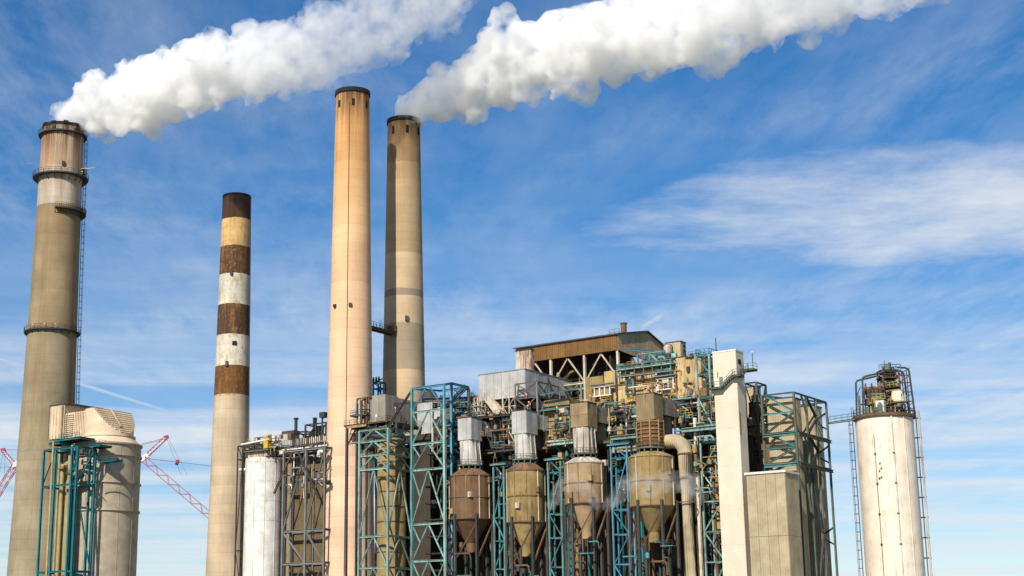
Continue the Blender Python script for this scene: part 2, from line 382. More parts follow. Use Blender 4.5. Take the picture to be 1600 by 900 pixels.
def deck(parent, b, mat, rail=None, sides='frlk', edge=None, h=1.1, beam=.35, name='platform'):
    """a grating platform with edge beams and railings on the asked sides"""
    u0, u1, v0, v1, z = b
    d = ubox(name, (u0, u1, v0, v1, z - .12, z), DKST, parent)
    segs = {'f': ((u0, v0), (u1, v0)), 'r': ((u1, v0), (u1, v1)), 'k': ((u1, v1), (u0, v1)), 'l': ((u0, v1), (u0, v0))}
    for s in 'frlk':
        a, e = segs[s]; bar('edge_beam', (*a, z - beam / 2 - .02), (*e, z - beam / 2 - .02), beam, edge or mat, d)
    for s in sides:
        a, e = segs[s]
        if rail: railing([(*a, z), (*e, z)], rail, d, h)
    return d
def frame_tower(parent, us, vs_, zs, mat, w=.5, bw=.28, brace='V', faces='fr', col_mat=None, beams=True, skip_brace=(), wb=None):
    """steel frame: columns at every us x vs_ grid point on the outline, beams at every level, bracing on the asked faces"""
    w *= .78; bw *= .82; wb = wb and wb * .78
    cm = col_mat or mat; u0, u1, v0, v1 = us[0], us[-1], vs_[0], vs_[-1]
    for u in us:
        for v in vs_:
            if u in (u0, u1) or v in (v0, v1): bar('column', (u, v, zs[0]), (u, v, zs[-1]), w, cm, parent)
    wb = wb or w * .8
    runs = {'f': [((a, v0), (b_, v0)) for a, b_ in zip(us, us[1:])], 'r': [((u1, a), (u1, b_)) for a, b_ in zip(vs_, vs_[1:])],
            'k': [((a, v1), (b_, v1)) for a, b_ in zip(us, us[1:])], 'l': [((u0, a), (u0, b_)) for a, b_ in zip(vs_, vs_[1:])]}
    for fc, rs in runs.items():
        for j, (a, e) in enumerate(rs):
            A, E = Vector((*a, 0)), Vector((*e, 0)); M_ = (A + E) / 2
            for i, z in enumerate(zs[1:] if zs[0] <= 1 else zs):
                if beams: bar('beam', A + Vector((0, 0, z)), E + Vector((0, 0, z)), wb, mat, parent)
            if fc not in faces: continue
            for i, (za, ze) in enumerate(zip(zs, zs[1:])):
                if (fc, i) in skip_brace: continue
                Za, Ze = Vector((0, 0, za)), Vector((0, 0, ze))
                if brace == 'V': prs = [(A + Za, M_ + Ze), (E + Za, M_ + Ze)]
                elif brace == 'X': prs = [(A + Za, E + Ze), (E + Za, A + Ze)]
                elif brace == 'K': prs = [(A + Za, E + (Za + Ze) / 2), (A + Ze, E + (Za + Ze) / 2)]
                elif brace == 'Z': prs = [(A + Za, E + Ze) if i % 2 else (E + Za, A + Ze)]
                else: prs = []
                for p, q in prs: bar('brace', p, q, bw, mat, parent)
def stair_flight(parent, a, b, width, mat, side=(0, 1, 0), rail=None, step=.28):
    a, b = Vector(a), Vector(b); sd = Vector(side); mb = MB(); n = max(3, int(abs(b.z - a.z) / .3))
    for k in (0, 1): mb.bar(a + sd * width * k, b + sd * width * k, .26)
    for i in range(n):
        p = a.lerp(b, (i + .5) / n); q = p + sd * width; d = (b - a); d.z = 0; d.normalize()
        c = [p - d * .15, p + d * .15, q + d * .15, q - d * .15]
        mb.add([x - Vector((0, 0, .03)) for x in c] + [x + Vector((0, 0, .03)) for x in c], [(3, 2, 1, 0), (4, 5, 6, 7), (0, 1, 5, 4), (1, 2, 6, 5), (2, 3, 7, 6), (3, 0, 4, 7)])
    o = mk('stair_flight', mb, mat, parent)
    for k in (0, 1): railing([a + sd * width * k, b + sd * width * k], rail or mat, o, 1.0, .06)
    return o

def clutter(par, u0, u1, v, z0, z1, n_, seed, mats=None, dv=1.2):
    """the pipes, cabinets, struts and handrails that crowd a working plant, each a part of its own"""
    rn = random.Random(seed); mats = mats or (DKST, DKST, RUSTY, OCHRE, GREY_ST, CREAM_ST, BEIGED, TEAL)
    for i in range(n_):
        u, z, vv = rn.uniform(u0, u1), rn.uniform(z0, z1), v + rn.uniform(0, dv); m = rn.choice(mats); k = i % 8
        if k in (0, 1):
            L = rn.uniform(1.5, min(6, max(1.6, (u1 - u0) * .6))); e = min(u + L, u1 + 1); r = rn.uniform(.09, .24)
            mk('pipe', MB().tube([(u, vv, z), (e - r * 2, vv, z), (e, vv, z - r * 2), (e, vv, max(z0 - 1, z - rn.uniform(.5, 3)))], r, 8), m, par, True)
        elif k == 2: bar('riser_pipe', (u, vv, max(z0 - 2, z - 4)), (u, vv, min(z1, z + 1.5)), rn.uniform(.16, .36), m, par, 'round')
        elif k == 3: ubox('cabinet', (u, u + rn.uniform(.6, 1.6), vv, vv + .9, z, z + rn.uniform(.7, 1.8)), m, par)
        elif k == 4: bar('strut', (u, vv, z), (u + rn.uniform(-2.5, 2.5), vv, max(z0, z - rn.uniform(1, 3.5))), .16, m, par)
        elif k == 5:
            w = rn.uniform(1.6, 3.6); d = ubox('ledge', (u, u + w, vv - .2, vv + 1, z - .12, z), rn.choice((TEAL, DKST, GRN)), par); railing([(u, vv - .2, z), (u + w, vv - .2, z)], rn.choice((GRN, YEL, DKST)), d, 1.0, .06, 1.0)
        elif k == 6: mk('valve_drum', MB().lathe((u, vv), [(.2, z), (.42, z + .15), (.42, z + 1.0), (.15, z + 1.25)], 12), m, par, True)
        else: bar('beam', (u, vv, z), (min(u + rn.uniform(2, 5), u1 + .5), vv, z), .24, rn.choice((TEAL, AQUA, DKST, RUSTY)), par)

# ------------------------------------------------------------------ ground
gm = bpy.data.materials.new('yard_ground'); gm.use_nodes = True; n = NT(gm.node_tree)
pos = n.n('ShaderNodeNewGeometry').outputs['Position']
gc = n.mix(n.ramp(n.noise(pos, .02, 5), [(.42, 0), (.58, 1)]), (.24, .215, .18), (.08, .11, .04))
gc = n.mix(1, gc, n.ramp(n.noise(pos, 1.2, 5), [(.2, .8), (.8, 1.15)]), 'MULTIPLY')
b = n.n('ShaderNodeBsdfPrincipled', ins={'Base Color': gc, 'Roughness': .95}); n.l(b.outputs[0], n.n('ShaderNodeOutputMaterial').inputs[0])
mb = MB(); mb.add([(-6000, -3000, 0), (6000, -3000, 0), (6000, 9000, 0), (-6000, 9000, 0)], [(0, 1, 2, 3)])
o = mk('ground', mb, gm, frame=Matrix.Identity(4), recentre=False); tag(o, 'level yard of pale shell and grass under the plant', 'ground', kind='structure')

# ------------------------------------------------------------------ chimneys
def chimney(label, p, prof, mat, cap_h, cap_out, group='tall concrete chimneys of the plant', slots=None, cap_mat=BLACK):
    t = thing('chimney', label, 'chimney', (p[0], p[1], 0), group)
    top_r, top_z = prof[-1]
    # shell with an open mouth
    mk('shell', MB().lathe((p[0], p[1]), prof + [(top_r - .5, top_z), (top_r - .6, top_z - 12)], 72, False), mat, t, True)
    c = mk('cap_ring', MB().lathe((p[0], p[1]), [(top_r + .02, top_z - cap_h), (top_r + cap_out, top_z - cap_h + .1), (top_r + cap_out, top_z + .25), (top_r - .7, top_z + .3), (top_r - .8, top_z - 1)], 72, False), cap_mat, t, True)
    return t
def rad(prof, z):
    for (r0, z0), (r1, z1) in zip(prof, prof[1:]):
        if z0 <= z <= z1: return r0 + (r1 - r0) * (z - z0) / (z1 - z0)
    return prof[-1][0]
def ring_platform(t, p, prof, z, out, mat, a0=0, a1=2 * math.pi, rail=True, lamps=(), dn=.9):
    r = rad(prof, z); full = abs(a1 - a0 - 2 * math.pi) < 1e-6
    mb = MB().lathe(p, [(r - .05, z - .35), (r + out, z - .35), (r + out, z), (r - .05, z)], 56, False, a0, a1)
    d = mk('platform', mb, mat, t)
    br = MB(); k = 20
    for i in range(k + (0 if full else 1)):
        a = a0 + (a1 - a0) * i / k; c, s_ = math.cos(a), math.sin(a)
        br.bar((p[0] + r * c, p[1] + r * s_, z - out * dn - .3), (p[0] + (r + out) * c, p[1] + (r + out) * s_, z - .36), .16)
    mk('bracket', br, mat, d)['kind'] = 'stuff'
    if rail:
        pts = [(p[0] + (r + out) * math.cos(a0 + (a1 - a0) * i / 28), p[1] + (r + out) * math.sin(a0 + (a1 - a0) * i / 28), z) for i in range(29)]
        railing(pts, mat, d, 1.1, .07, 1.5)
    for a in lamps: lamp((p[0] + (r + out * .8) * math.cos(a), p[1] + (r + out * .8) * math.sin(a), z + 1.1), d, d=.5)
    return d
def face_angle(p, deg):
    """plan angle (plant axes) of the direction deg to the right of the line from the chimney to the viewer"""
    d = Vector((CP.x - p[0], CP.y - p[1])); return math.atan2(d.y, d.x) + R(deg)
def wall_box(t, p, prof, z, deg, w, h, out, mat, name):
    a = face_angle(p, deg); r = rad(prof, z); c, s_ = math.cos(a), math.sin(a)
    M = PLANT @ Matrix.Translation((p[0] + (r + out / 2 - .05) * c, p[1] + (r + out / 2 - .05) * s_, z)) @ Matrix.Rotation(a, 4, 'Z') @ Matrix.Diagonal((out + .1, w, h, 1))
    return link(bpy.data.objects.new(name, unit('box', mat)), M, t)

def zat(py, c, px=None):
    """height above ground of image row py on the axis of a chimney standing at plant point c"""
    w = PLANT @ Vector((c[0], c[1], 0)); d = ray(630 + 0, py); return EYE + d.z / d.y * w.y

# 1: grey-brown chimney on the west side, smoking
c1 = at(99, 201, 410); P1 = (c1.x, c1.y); Z1 = c1.z
prof1 = [(9.0, 0), (7.75, 40), (7.2, 62), (6.4, 100), (6.05, 125), (5.8, Z1)]
zb = zat(326, P1)
M1 = concrete('olive_concrete_with_pale_rusty_top', [(0, (.35, .29, .19)), (54, (.32, .26, .16)), (88, (.31, .24, .135)), (zb - .3, (.56, .50, .41)), (zat(268, P1), (.52, .43, .32)), (zat(206, P1), (.46, .33, .21))], 2.6, (108, Z1 + 2), 1.0, .3, grain=.55)
ch1 = chimney('broad olive concrete chimney with ringed galleries and rust-streaked pale top, smoking', P1, prof1, M1, .7, .1)
fa = face_angle(P1, 0)
ring_platform(ch1, P1, prof1, zat(213, P1), .9, DKST, lamps=(fa + .5,))
ring_platform(ch1, P1, prof1, zat(279, P1), 1.7, DKST, lamps=(fa - .7, fa + .2, fa + .9))
ring_platform(ch1, P1, prof1, zat(333, P1), 1.4, DKST, fa - .15, fa + 2.1, lamps=(fa + .05,))
ring_platform(ch1, P1, prof1, zat(520, P1), .9, DKST, lamps=(fa - .8, fa - .3, fa + .1, fa + 1.2))
for dg in (-62, 62):
    a = face_angle(P1, dg); z = zat(271, P1)
    bar('warning_pole', (P1[0] + 6 * math.cos(a), P1[1] + 6 * math.sin(a), z + .9), (P1[0] + 10.4 * math.cos(a), P1[1] + 10.4 * math.sin(a), z + .75), .16, CREAM_ST, ch1, 'round')
a = face_angle(P1, 84); o_ = Vector((math.cos(a), math.sin(a), 0))
for (ra, za), (rb, zb_) in zip(prof1[1:], prof1[2:]):
    ladder(Vector((P1[0], P1[1], za)) + o_ * (ra + .35), Vector((P1[0], P1[1], zb_ - (3 if zb_ == Z1 else 0))) + o_ * (rb + .35), DKST, ch1, o_, .5)
for z, dg in ((zat(203, P1), 30), (zat(208, P1), -25), (zat(265, P1), 5)): wall_box(ch1, P1, prof1, z, dg, .8, 1.1, .5, DKST, 'equipment_box')
for k in range(5): wall_box(ch1, P1, prof1, Z1 + .1, -60 + k * 33, 1.4, random.uniform(.5, 1.0), .3, BLACK, 'rim_fragment')
for dz in (200, 268, 330):
    wall_box(ch1, P1, prof1, zat(dz, P1), 80, 1.1, 1.6, 1.1, DKST, 'ladder_landing')

# 2: banded chimney
c2 = at(370, 308, 420); P2 = (c2.x, c2.y); Z2 = c2.z
prof2 = [(6.2, 0), (5.35, 39), (4.72, 80), (4.0, Z2)]
zz = [zat(y, P2) for y in (622, 575, 527, 481, 435, 390, 346)]
M2 = concrete('banded_paint', [(0, (.56, .44, .30)), (zz[0], (.15, .065, .018)), (zz[1], (.70, .64, .52)), (zz[2], (.075, .040, .022)), (zz[3], (.62, .58, .46)), (zz[4], (.10, .047, .019)), (zz[5], (.64, .42, .18)), (zz[6], (.040, .025, .022))], 2.6, (zz[5] - 4, Z2 + 14), .4, .25, grain=.3, peel=(.6, zz[0], zz[6]))
ch2 = chimney('slender chimney painted in dark brown and white bands, no smoke', P2, prof2, M2, .5, .04)
wall_box(ch2, P2, prof2, zat(541, P2), 5, 1.2, 1.1, .25, BLACK, 'hatch')
wall_box(ch2, P2, prof2, zat(573, P2), -18, .7, 1.4, .5, DKST, 'equipment_box')
wall_box(ch2, P2, prof2, zat(432, P2), -12, .7, 1.4, .5, DKST, 'equipment_box')
a = face_angle(P2, 88); o_ = Vector((math.cos(a), math.sin(a), 0))
for (ra, za), (rb, zb_) in zip(prof2, prof2[1:]): ladder(Vector((P2[0], P2[1], za)) + o_ * (ra + .1), Vector((P2[0], P2[1], zb_)) + o_ * (rb + .1), DKST, ch2, o_, .3, cage=False)

# 3 and 4: the cream pair
c3 = at(551, 146, 384); P3 = (c3.x, c3.y); Z3 = c3.z
prof3 = [(7.0, 0), (6.1, 40), (5.35, 85), (4.45, Z3)]
M3 = concrete('cream_concrete', [(0, (.76, .52, .36)), (55, (.76, .51, .34)), (100, (.75, .475, .265)), (135, (.68, .385, .16))], 2.5, (112, Z3 + 1), .75, .14, blend=1, grain=.12)
ch3 = chimney('tallest bright cream chimney with black rim, front one of the pair', P3, prof3, M3, 1.0, .28)
for dg in (-52, 0, 52): wall_box(ch3, P3, prof3, Z3 - 4.0, dg + 2, .75, 1.9, .12, BLACK, 'vent_slot')
for z, dg in ((zat(483, P3), -2), (zat(483, P3), -48)): wall_box(ch3, P3, prof3, z, dg, .8, .8, .5, DKST, 'lamp_box')
a = face_angle(P3, -10); cl = MB()
for i in range(24):
    za, zb_ = 2 + (Z3 - 6) * i / 24, 2 + (Z3 - 6) * (i + 1) / 24
    cl.bar((P3[0] + (rad(prof3, za) + .05) * math.cos(a), P3[1] + (rad(prof3, za) + .05) * math.sin(a), za), (P3[0] + (rad(prof3, zb_) + .05) * math.cos(a), P3[1] + (rad(prof3, zb_) + .05) * math.sin(a), zb_), .14)
mk('lightning_cable', cl, DKST, ch3)
c4 = at(631, 190, 400); P4 = (c4.x, c4.y); Z4 = c4.z
prof4 = [(6.9, 0), (6.0, 50), (5.3, 92), (4.45, Z4)]
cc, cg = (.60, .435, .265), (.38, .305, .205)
M4 = concrete('tan_concrete_shaded_top', [(0, cc), (zat(582, P4), cg), (zat(512, P4), cc), (zat(470, P4), (.34, .27, .19)), (zat(458, P4), cc), (zat(403, P4), (.45, .32, .18)), (zat(262, P4), (.33, .23, .125))], 2.5, (118, Z4 + 1), .7, .2, grain=.2)  # upper two zones: plume shade painted into the colour, along with some soot
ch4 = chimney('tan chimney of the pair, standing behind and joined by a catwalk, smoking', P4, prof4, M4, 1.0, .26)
for dg in (-40, 12, 60): wall_box(ch4, P4, prof4, Z4 - 3.6, dg, .8, 2.2, .12, BLACK, 'vent_slot')
for z, dg in ((zat(504, P4), 8),): wall_box(ch4, P4, prof4, z, dg, .9, 1.3, .5, DKST, 'lamp_box')
# catwalk between the pair
zc_ = zat(505, P3); r3, r4 = rad(prof3, zc_), rad(prof4, zc_)
uC = P3[0] + 1.5
t = thing('catwalk', 'rusty truss catwalk joining the two cream chimneys', 'catwalk', (uC, (P3[1] + P4[1]) / 2, zc_))
va, vb = P3[1] + math.sqrt(r3 ** 2 - 1.5 ** 2), P4[1] - math.sqrt(r4 ** 2 - 1.5 ** 2)
ubox('deck', (uC - .9, uC + .9, va, vb, zc_ - .2, zc_), RUSTY, t)
for s_ in (-.9, .9):
    bar('girder', (uC + s_, va, zc_ - .5), (uC + s_, vb, zc_ - .5), .55, RUSTY, t); railing([(uC + s_, va, zc_), (uC + s_, vb, zc_)], DKST, t, 1.2, .08, 1.2)
ubox('landing_box', (uC - 1.2, uC + 1.2, vb - 1.4, vb, zc_, zc_ + 1.6), RUSTY, t)
bar('lamp_post', (uC, (va + vb) / 2, zc_), (uC, (va + vb) / 2, zc_ + 2.4), .14, DKST, t, 'round')

# ------------------------------------------------------------------ boiler house with the rusty brown roof band
uL, zE = pv(806, 547, 0); zE = (zE + 73.46) / 2; uF = 0.0
vP = pu(1010, 519, 0)[0]; zP = pu(1010, 519, 0)[1]; vR = 24.0; zB = 69.4
t = thing('boiler_house', 'tall boiler house under a rust-brown gabled roof with open steel bracing', 'building', (uL / 2, 10, 0))
zEl, zEr = zE, 72.6
gab = MB(); prof = [(0, zB - .2), (0, zEl), (vP, zP), (vR, zEr), (vR, zB - 1.2)]
gab.add([(-.25, v, z) for v, z in prof] + [(0, v, z) for v, z in prof], [(4, 3, 2, 1, 0), (5, 6, 7, 8, 9)] + [(i, (i + 1) % 5, 5 + (i + 1) % 5, 5 + i) for i in range(5)])
gw = mk('gable_wall', gab, JOINT, t)
ng = 9                                              # sheets of the gable
for i in range(ng):
    a, e = vR * i / ng + .05, vR * (i + 1) / ng - .05
    top = lambda v: zEl + (zP - zEl) * v / vP if v < vP else zP + (zEr - zP) * (v - vP) / (vR - vP)
    bot = lambda v: zB - .2 - v / vR
    zm = zB + 1.6
    for q0, q1 in ((bot, lambda v: zm - v / vR), (lambda v: zm + .06 - v / vR, top)):
        m_ = MB(); pr = .06 + random.uniform(0, .03)
        c = [(a, q0(a)), (e, q0(e)), (e, q1(e)), (a, q1(a))]
        m_.add([(.002, v, z) for v, z in c] + [(pr, v, z) for v, z in c], [(3, 2, 1, 0), (4, 5, 6, 7), (0, 1, 5, 4), (1, 2, 6, 5), (2, 3, 7, 6), (3, 0, 4, 7)])
        mk('panel', m_, TAUPE, gw)
panels(t, (uL, -.26, 0, .5, zB - .2, zEl - .1), BROWN, 1.75, 1, 'f', core_name='fascia')
rf = MB(); ov = .5
for (va, za), (vb, zb_) in (((0 - ov, zEl + .05), (vP, zP + .35)), ((vP, zP + .35), (vR + ov, zEr + .1))):
    rf.add([(uL - ov, va, za), (ov, va, za), (ov, vb, zb_), (uL - ov, vb, zb_), (uL - ov, va, za - .3), (ov, va, za - .3), (ov, vb, zb_ - .3), (uL - ov, vb, zb_ - .3)],
           [(0, 1, 2, 3), (7, 6, 5, 4), (0, 4, 5, 1), (1, 5, 6, 2), (2, 6, 7, 3), (3, 7, 4, 0)])
mk('roof', rf, DKST, t)
# open bays under the roof band: cream columns, girts, V braces, dark interior behind
cols = [uL + .4, uL + 9.5, uL + 18.6, -.4]
for i, u in enumerate(cols): bar('column', (u, .4, 20), (u, .4, zB), .52, CREAM_ST, t)
for z, w in ((zB - 6.6, .5), (zB - 7.9, .4), (zB - 10.6, .4), (zB - 13, .55), (zB - 14.6, .4)):
    bar('girt', (uL, .4, z), (0, .4, z), w, CREAM_ST, t)
for a, e in zip(cols, cols[1:]):
    m_ = (a + e) / 2
    bar('brace', (a, .5, zB - 6.6), (m_, .5, zB - .4), .3, CREAM_ST, t); bar('brace', (e, .5, zB - 6.6), (m_, .5, zB - .4), .3, CREAM_ST, t)
    bar('brace', (a, .5, zB - 7.4), (e, .5, zB - 13.6), .26, CREAM_ST, t)
for v in (7, 14, 21):
    bar('column', (-.4, v, 20), (-.4, v, zB - 1), .6, CREAM_ST, t); bar('girt', (-.4, v - 7, zB - 8), (-.4, v, zB - 8), .5, GREY_ST, t)
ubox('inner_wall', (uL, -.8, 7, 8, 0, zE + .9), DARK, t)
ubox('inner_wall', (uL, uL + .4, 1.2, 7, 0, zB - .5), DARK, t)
for k in range(7):
    u = uL + 3 + k * 3.6; bar('inner_column', (u, 6.4, zB - 16), (u, 6.4, zB - 1), .3, random.choice((GREY_ST, DKST, RUSTY)), t)
for z in (zB - 4.5, zB - 11): bar('inner_beam', (uL, 6, z), (-1, 6, z), .5, GREY_ST, t)
clutter(t, uL + 2, -2, 1.2, zB - 15, zB - 1.5, 34, 95, (DKST, DKST, OCHRE, RUSTY, GREY_ST), 3)
hs_ = MB().tube([(uL + 8, 3, zB - 6), (uL + 11, 3, zB - 5.2), (uL + 13, 3, zB - 3.4), (uL + 15, 2.6, zB - 3)], .35)
mk('steam_pipe', hs_, OCHRE, t, True); mk('steam_pipe', MB().tube([(uL + 12, 2, zB - 8), (uL + 15, 2, zB - 7.4), (uL + 16.5, 2, zB - 6)], .3), OCHRE, t, True)
s0 = MB().lathe((-6, vP, 0)[:2], [(.7, zP - 1), (.7, zP + 2.6), (.85, zP + 2.7), (.85, zP + 3.0)], 16); mk('vent_stack', s0, RUSTY, t, True)
railing([(-10, vP, zP + .4), (-7.2, vP, zP + .4)], DKST, t, 1.4)
# gable-side interior
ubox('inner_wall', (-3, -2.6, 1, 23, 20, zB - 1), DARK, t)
# rusty penthouse at the west end of the roof
b = corner_box((829, 546), (806, 549), (836, 549), pv(829, 576, -1.2)[1] - 3, -1.2)
t2 = thing('stair_penthouse', 'small rust-streaked white penthouse at the left end of the brown roof', 'penthouse', (b[0], b[2], b[4]))
panels(t2, b, RUSTW, 1.4, 1, 'frl'); ubox('roof_slab', (b[0] - .2, b[1] + .2, b[2] - .2, b[3] + .2, b[5], b[5] + .25), DKST, t2)
for zz_ in (b[5] - 1.4, b[5] - 3.9): ubox('window', (b[1] + .09, b[1] + .13, b[2] + .9, b[2] + 1.7, zz_ - .7, zz_ + .2), BLACK, t2)

# ------------------------------------------------------------------ grey clad house standing above the precipitator row
gv = -16.0
b = corner_box((820, 577), (748, 588), (893, 597), 0, gv); b[5] = pv(820, 577, gv)[1]; b[4] = pv(820, 619, gv)[1]
gb = b
t = thing('fan_house', 'pale grey corrugated box house raised on steel left of the brown roof', 'building', (b[0], b[2], b[4]))
panels(t, b, GREYCLAD, 2.0, 1, 'frl'); ubox('roof_slab', (b[0] - .15, b[1] + .15, b[2] - .15, b[3] + .15, b[5], b[5] + .2), GREY_ST, t)
vj = b[2] + (b[3] - b[2]) * .46; ubox('downpipe', (b[1] + .1, b[1] + .4, vj, vj + .35, b[4] - 2, b[5] - .6), DKST, t)
ubox('lower_house', (b[1] - 3, b[1] + .06, b[3] - 4.6, b[3] + .05, b[4] + .5, b[5] - 3.4), OLIVECLAD, t)
for u in (b[0] + .5, (b[0] + b[1]) / 2, b[1] - .4):
    for v in (b[2] + .4, b[3] - .4): bar('column', (u, v, 0), (u, v, b[4]), .6, DKST, t)
# grey lattice stand by its corner
u1 = b[1] + 4.2; zt = pv(838, 593, gv - 1)[1]
t = thing('steel_stand', 'grey braced steel stand in front of the pale grey box house', 'frame', (b[1], gv, b[4] - 4))
frame_tower(t, [b[1] - 1.6, u1], [gv - 1.6, gv + 3.2, gv + 7.6], [b[4] - 5, b[4] - .5, b[4] + 2.6], GREY_ST, .42, .3, 'X', 'fr')
deck(t, (b[1] - 1.6, u1, gv - 1.6, gv + 12, b[4] - .5), GREY_ST, GREY_ST, 'fr')
for k in range(2): lamp((b[1] + .5 + k * 1.7, gv - 1.5, b[4] - 3.5 + 1.3 * k), t, d=.3)
for k in range(4): ubox('motor', (u1 - .9, u1 - .1, gv + 3 + 2 * k, gv + 4.2 + 2 * k, b[4] - .4, b[4] + .9), DKST, t)

# ------------------------------------------------------------------ long beige boiler wall (front of the boiler house, right half)
v0 = -6.0; uA, zA = pv(944, 583, v0); uB = pv(1092, 560, v0)[0]; zW = 63.4; zWb = pv(1000, 668, v0)[1]
t = thing('boiler_casing', 'long stained beige boiler casing below the brown gable, with pipe racks on top', 'building', (uA, v0, zWb))
panels(t, (uA, uB - 5.2, v0, v0 + 5.7, zWb, zW), BEIGE, 2.2, 3, 'f', core_name='wall', skip=lambda fc, a, e, za, ze: (7.0 < (a + e) / 2 < 10.4 and za > zWb + 9))
panels(t, (uB - 5.1, uB + .6, v0 - .5, v0 + 8, zWb, zW + .8), BEIGE, 1.9, 1, 'fr')
for u in (uA + 3.2, uA + 7.6, uA + 13.2, uA + 18.2): bar('buckstay', (u, v0 - .3, zWb), (u, v0 - .3, zW), .4, random.choice((CREAM_ST, DKST)), t)
for zz_ in (zW - 3.4, zW - 7.8): bar('girt', (uA, v0 - .2, zz_), (uB, v0 - .2, zz_), .22, BEIGED, t)
# white window frames hung on the casing
def window_frame(par, c, wpx, hpx, v):
    u0, z1 = pv(c[0], c[1], v); u1_ = pv(c[0] + wpx, c[1], v)[0]; z0 = pv(c[0], c[1] + hpx, v)[1]
    w = ubox('window', (u0, u1_, v - .1, v + .2, z0, z1), OCHRE, par)
    for k in range(4): ubox('mullion', (u0 + (u1_ - u0) * k / 3 - .14, u0 + (u1_ - u0) * k / 3 + .14, v - .45, v - .1, z0, z1), WHITE_ST, w)
    for z in (z0, z1 - .1): ubox('sill', (u0 - .4, u1_ + .4, v - .6, v - .12, z, z + .25), WHITE_ST, w)
    ubox('hood', (u0 - .9, u1_ + 1.0, v - 1.1, v, z1 + .4, z1 + .6), GREY_ST, w)
window_frame(t, (1029, 593), 24, 18, v0 - .5); window_frame(t, (930, 606), 24, 15, v0 - 1.2)
ubox('projecting_bay', (pv(918, 610, v0)[0], uA - .1, v0 - .6, v0 + 5, zWb, pv(940, 588, v0)[1]), BEIGED, t)
# teal ladder frames on the casing
for px0, px1, py0, py1 in ((978, 989, 582, 617), (1028, 1043, 572, 592)):
    ua, za = pv(px0, py0, v0 - .9); ub = pv(px1, py0, v0 - .9)[0]; zb_ = pv(px0, py1, v0 - .9)[1]
    for u in (ua, ub): bar('rack_column', (u, v0 - .9, zb_), (u, v0 - .9, za), .4, TEAL, t)
    k = 3
    for i in range(k + 1):
        z = zb_ + (za - zb_) * i / k; bar('rack_beam', (ua, v0 - .9, z), (ub, v0 - .9, z), .3, TEAL, t)
        if i < k: bar('rack_brace', (ua, v0 - .9, z), (ub, v0 - .9, zb_ + (za - zb_) * (i + 1) / k), .2, AQUA, t)
# roof gallery and pipe rack along the top edge
ga, gb_ = uA + 4.2, uA + 17.8
for z, w, m_ in ((zW - .3, .45, AQUA), (zW - 1.9, .45, AQUA), (zW + .5, .2, TEAL)): bar('edge_beam', (ga, v0 - 1.6, z), (gb_, v0 - 1.6, z), w, m_, t)
ubox('gallery_floor', (ga, gb_, v0 - 1.7, v0 + 1, zW - .7, zW - .55), DKST, t)
railing([(ga, v0 - 1.6, zW - .1), (gb_, v0 - 1.6, zW - .1)], GRN, t, 1.0, .07)
for k in range(6): mk('pipe', MB().tube([(ga + 2.2 * k, v0 - 1.2, zW - .3), (ga + 2.2 * k + 1.2, v0 - 1.2, zW + .2 + .4 * (k % 2)), (ga + 2.2 * k + 2.6, v0 - 1.2, zW)], .2, 8), random.choice((RUSTY, OCHRE, DKST)), t, True)
for k in range(7): bar('rack_post', (ga + 2.2 * k, v0 - 1.6, zW - 2.2), (ga + 2.2 * k, v0 - 1.6, zW + .6), .2, random.choice((TEAL, RUSTY)), t)
for px, py in ((969, 582), (1003, 568), (1012, 606), (1030, 602), (1054, 600), (1062, 604), (985, 613), (1010, 609), (1076, 603), (1100, 593), (962, 620), (922, 618), (929, 617), (938, 622)):
    q = pv(px, py, v0 - 1.4); lamp((q[0], v0 - 1.4, q[1]), t)
# yellow-railed ledge and dark ducts below the casing
deck(t, (uA + 2, uA + 7.6, v0 - 3.4, v0 - .4, zWb + 1.2), TEAL, YEL, 'fr', TEAL)
deck(t, (uA + 14.6, uB + 1.5, v0 - 3.4, v0 - .6, pv(1060, 622, v0 - 3)[1]), TEAL, YEL, 'fr', AQUA)
for k in range(4): mk('drum', MB().lathe((uA + 3 + 5 * k, v0 - 1.6), [(.45, zWb + 1.3), (.45, zWb + 2.7), (.2, zWb + 2.9)], 12), RUSTRED, t, True)

clutter(t, uA - 3, uB - 1, v0 - 2.4, zWb + .5, zWb + 6.5, 60, 81); clutter(t, uA + 4, uB - 2, v0 - 1.2, zWb + 6, zW - 1.6, 22, 82, (BEIGED, CREAM_ST, DKST, RUSTY, TEAL), .4); clutter(t, uA + 5, uB, v0 - 1, zW, zW + 1.6, 18, 83, (DKST, RUSTY, TEAL, AQUA))
# teal gantry on the casing roof
ug, zg = pv(998, 571, v0 - .5); ug1 = pv(1035, 566, v0 - .5)[0]
t = thing('lifting_gantry', 'teal A-frame lifting gantry on top of the beige casing', 'gantry', (ug, v0, zW + .3))
for u in (ug, (ug + ug1) / 2, ug1):
    for v in (v0 - .8, v0 + 2.4): bar('post', (u, v, zW - .3), (u, v, zW + 2.7), .28, TEAL, t)
bar('boom', (ug - 1.6, v0 - 2.6, zW + 3.7), (ug1 - .6, v0 + 2.4, zW + 2.9), .42, BLUE, t)
bar('top_beam', (ug, v0 - .8, zW + 2.7), (ug1 + 1, v0 - .8, zW + 2.7), .28, AQUA, t)
bar('top_beam', (ug, v0 + 2.4, zW + 2.7), (ug1 + 1, v0 + 2.4, zW + 2.7), .28, TEAL, t)
bar('brace', (ug1, v0 - .9, zW - .2), ((ug + ug1) / 2, v0 - .9, zW + 2.6), .28, AQUA, t); bar('brace', (ug, v0 - .9, zW - .2), ((ug + ug1) / 2, v0 - .9, zW + 2.6), .25, TEAL, t)
ubox('control_box', (ug - 5.2, ug - 3.6, v0 - 1, v0, zW - .2, zW + 1), AQUA, t)

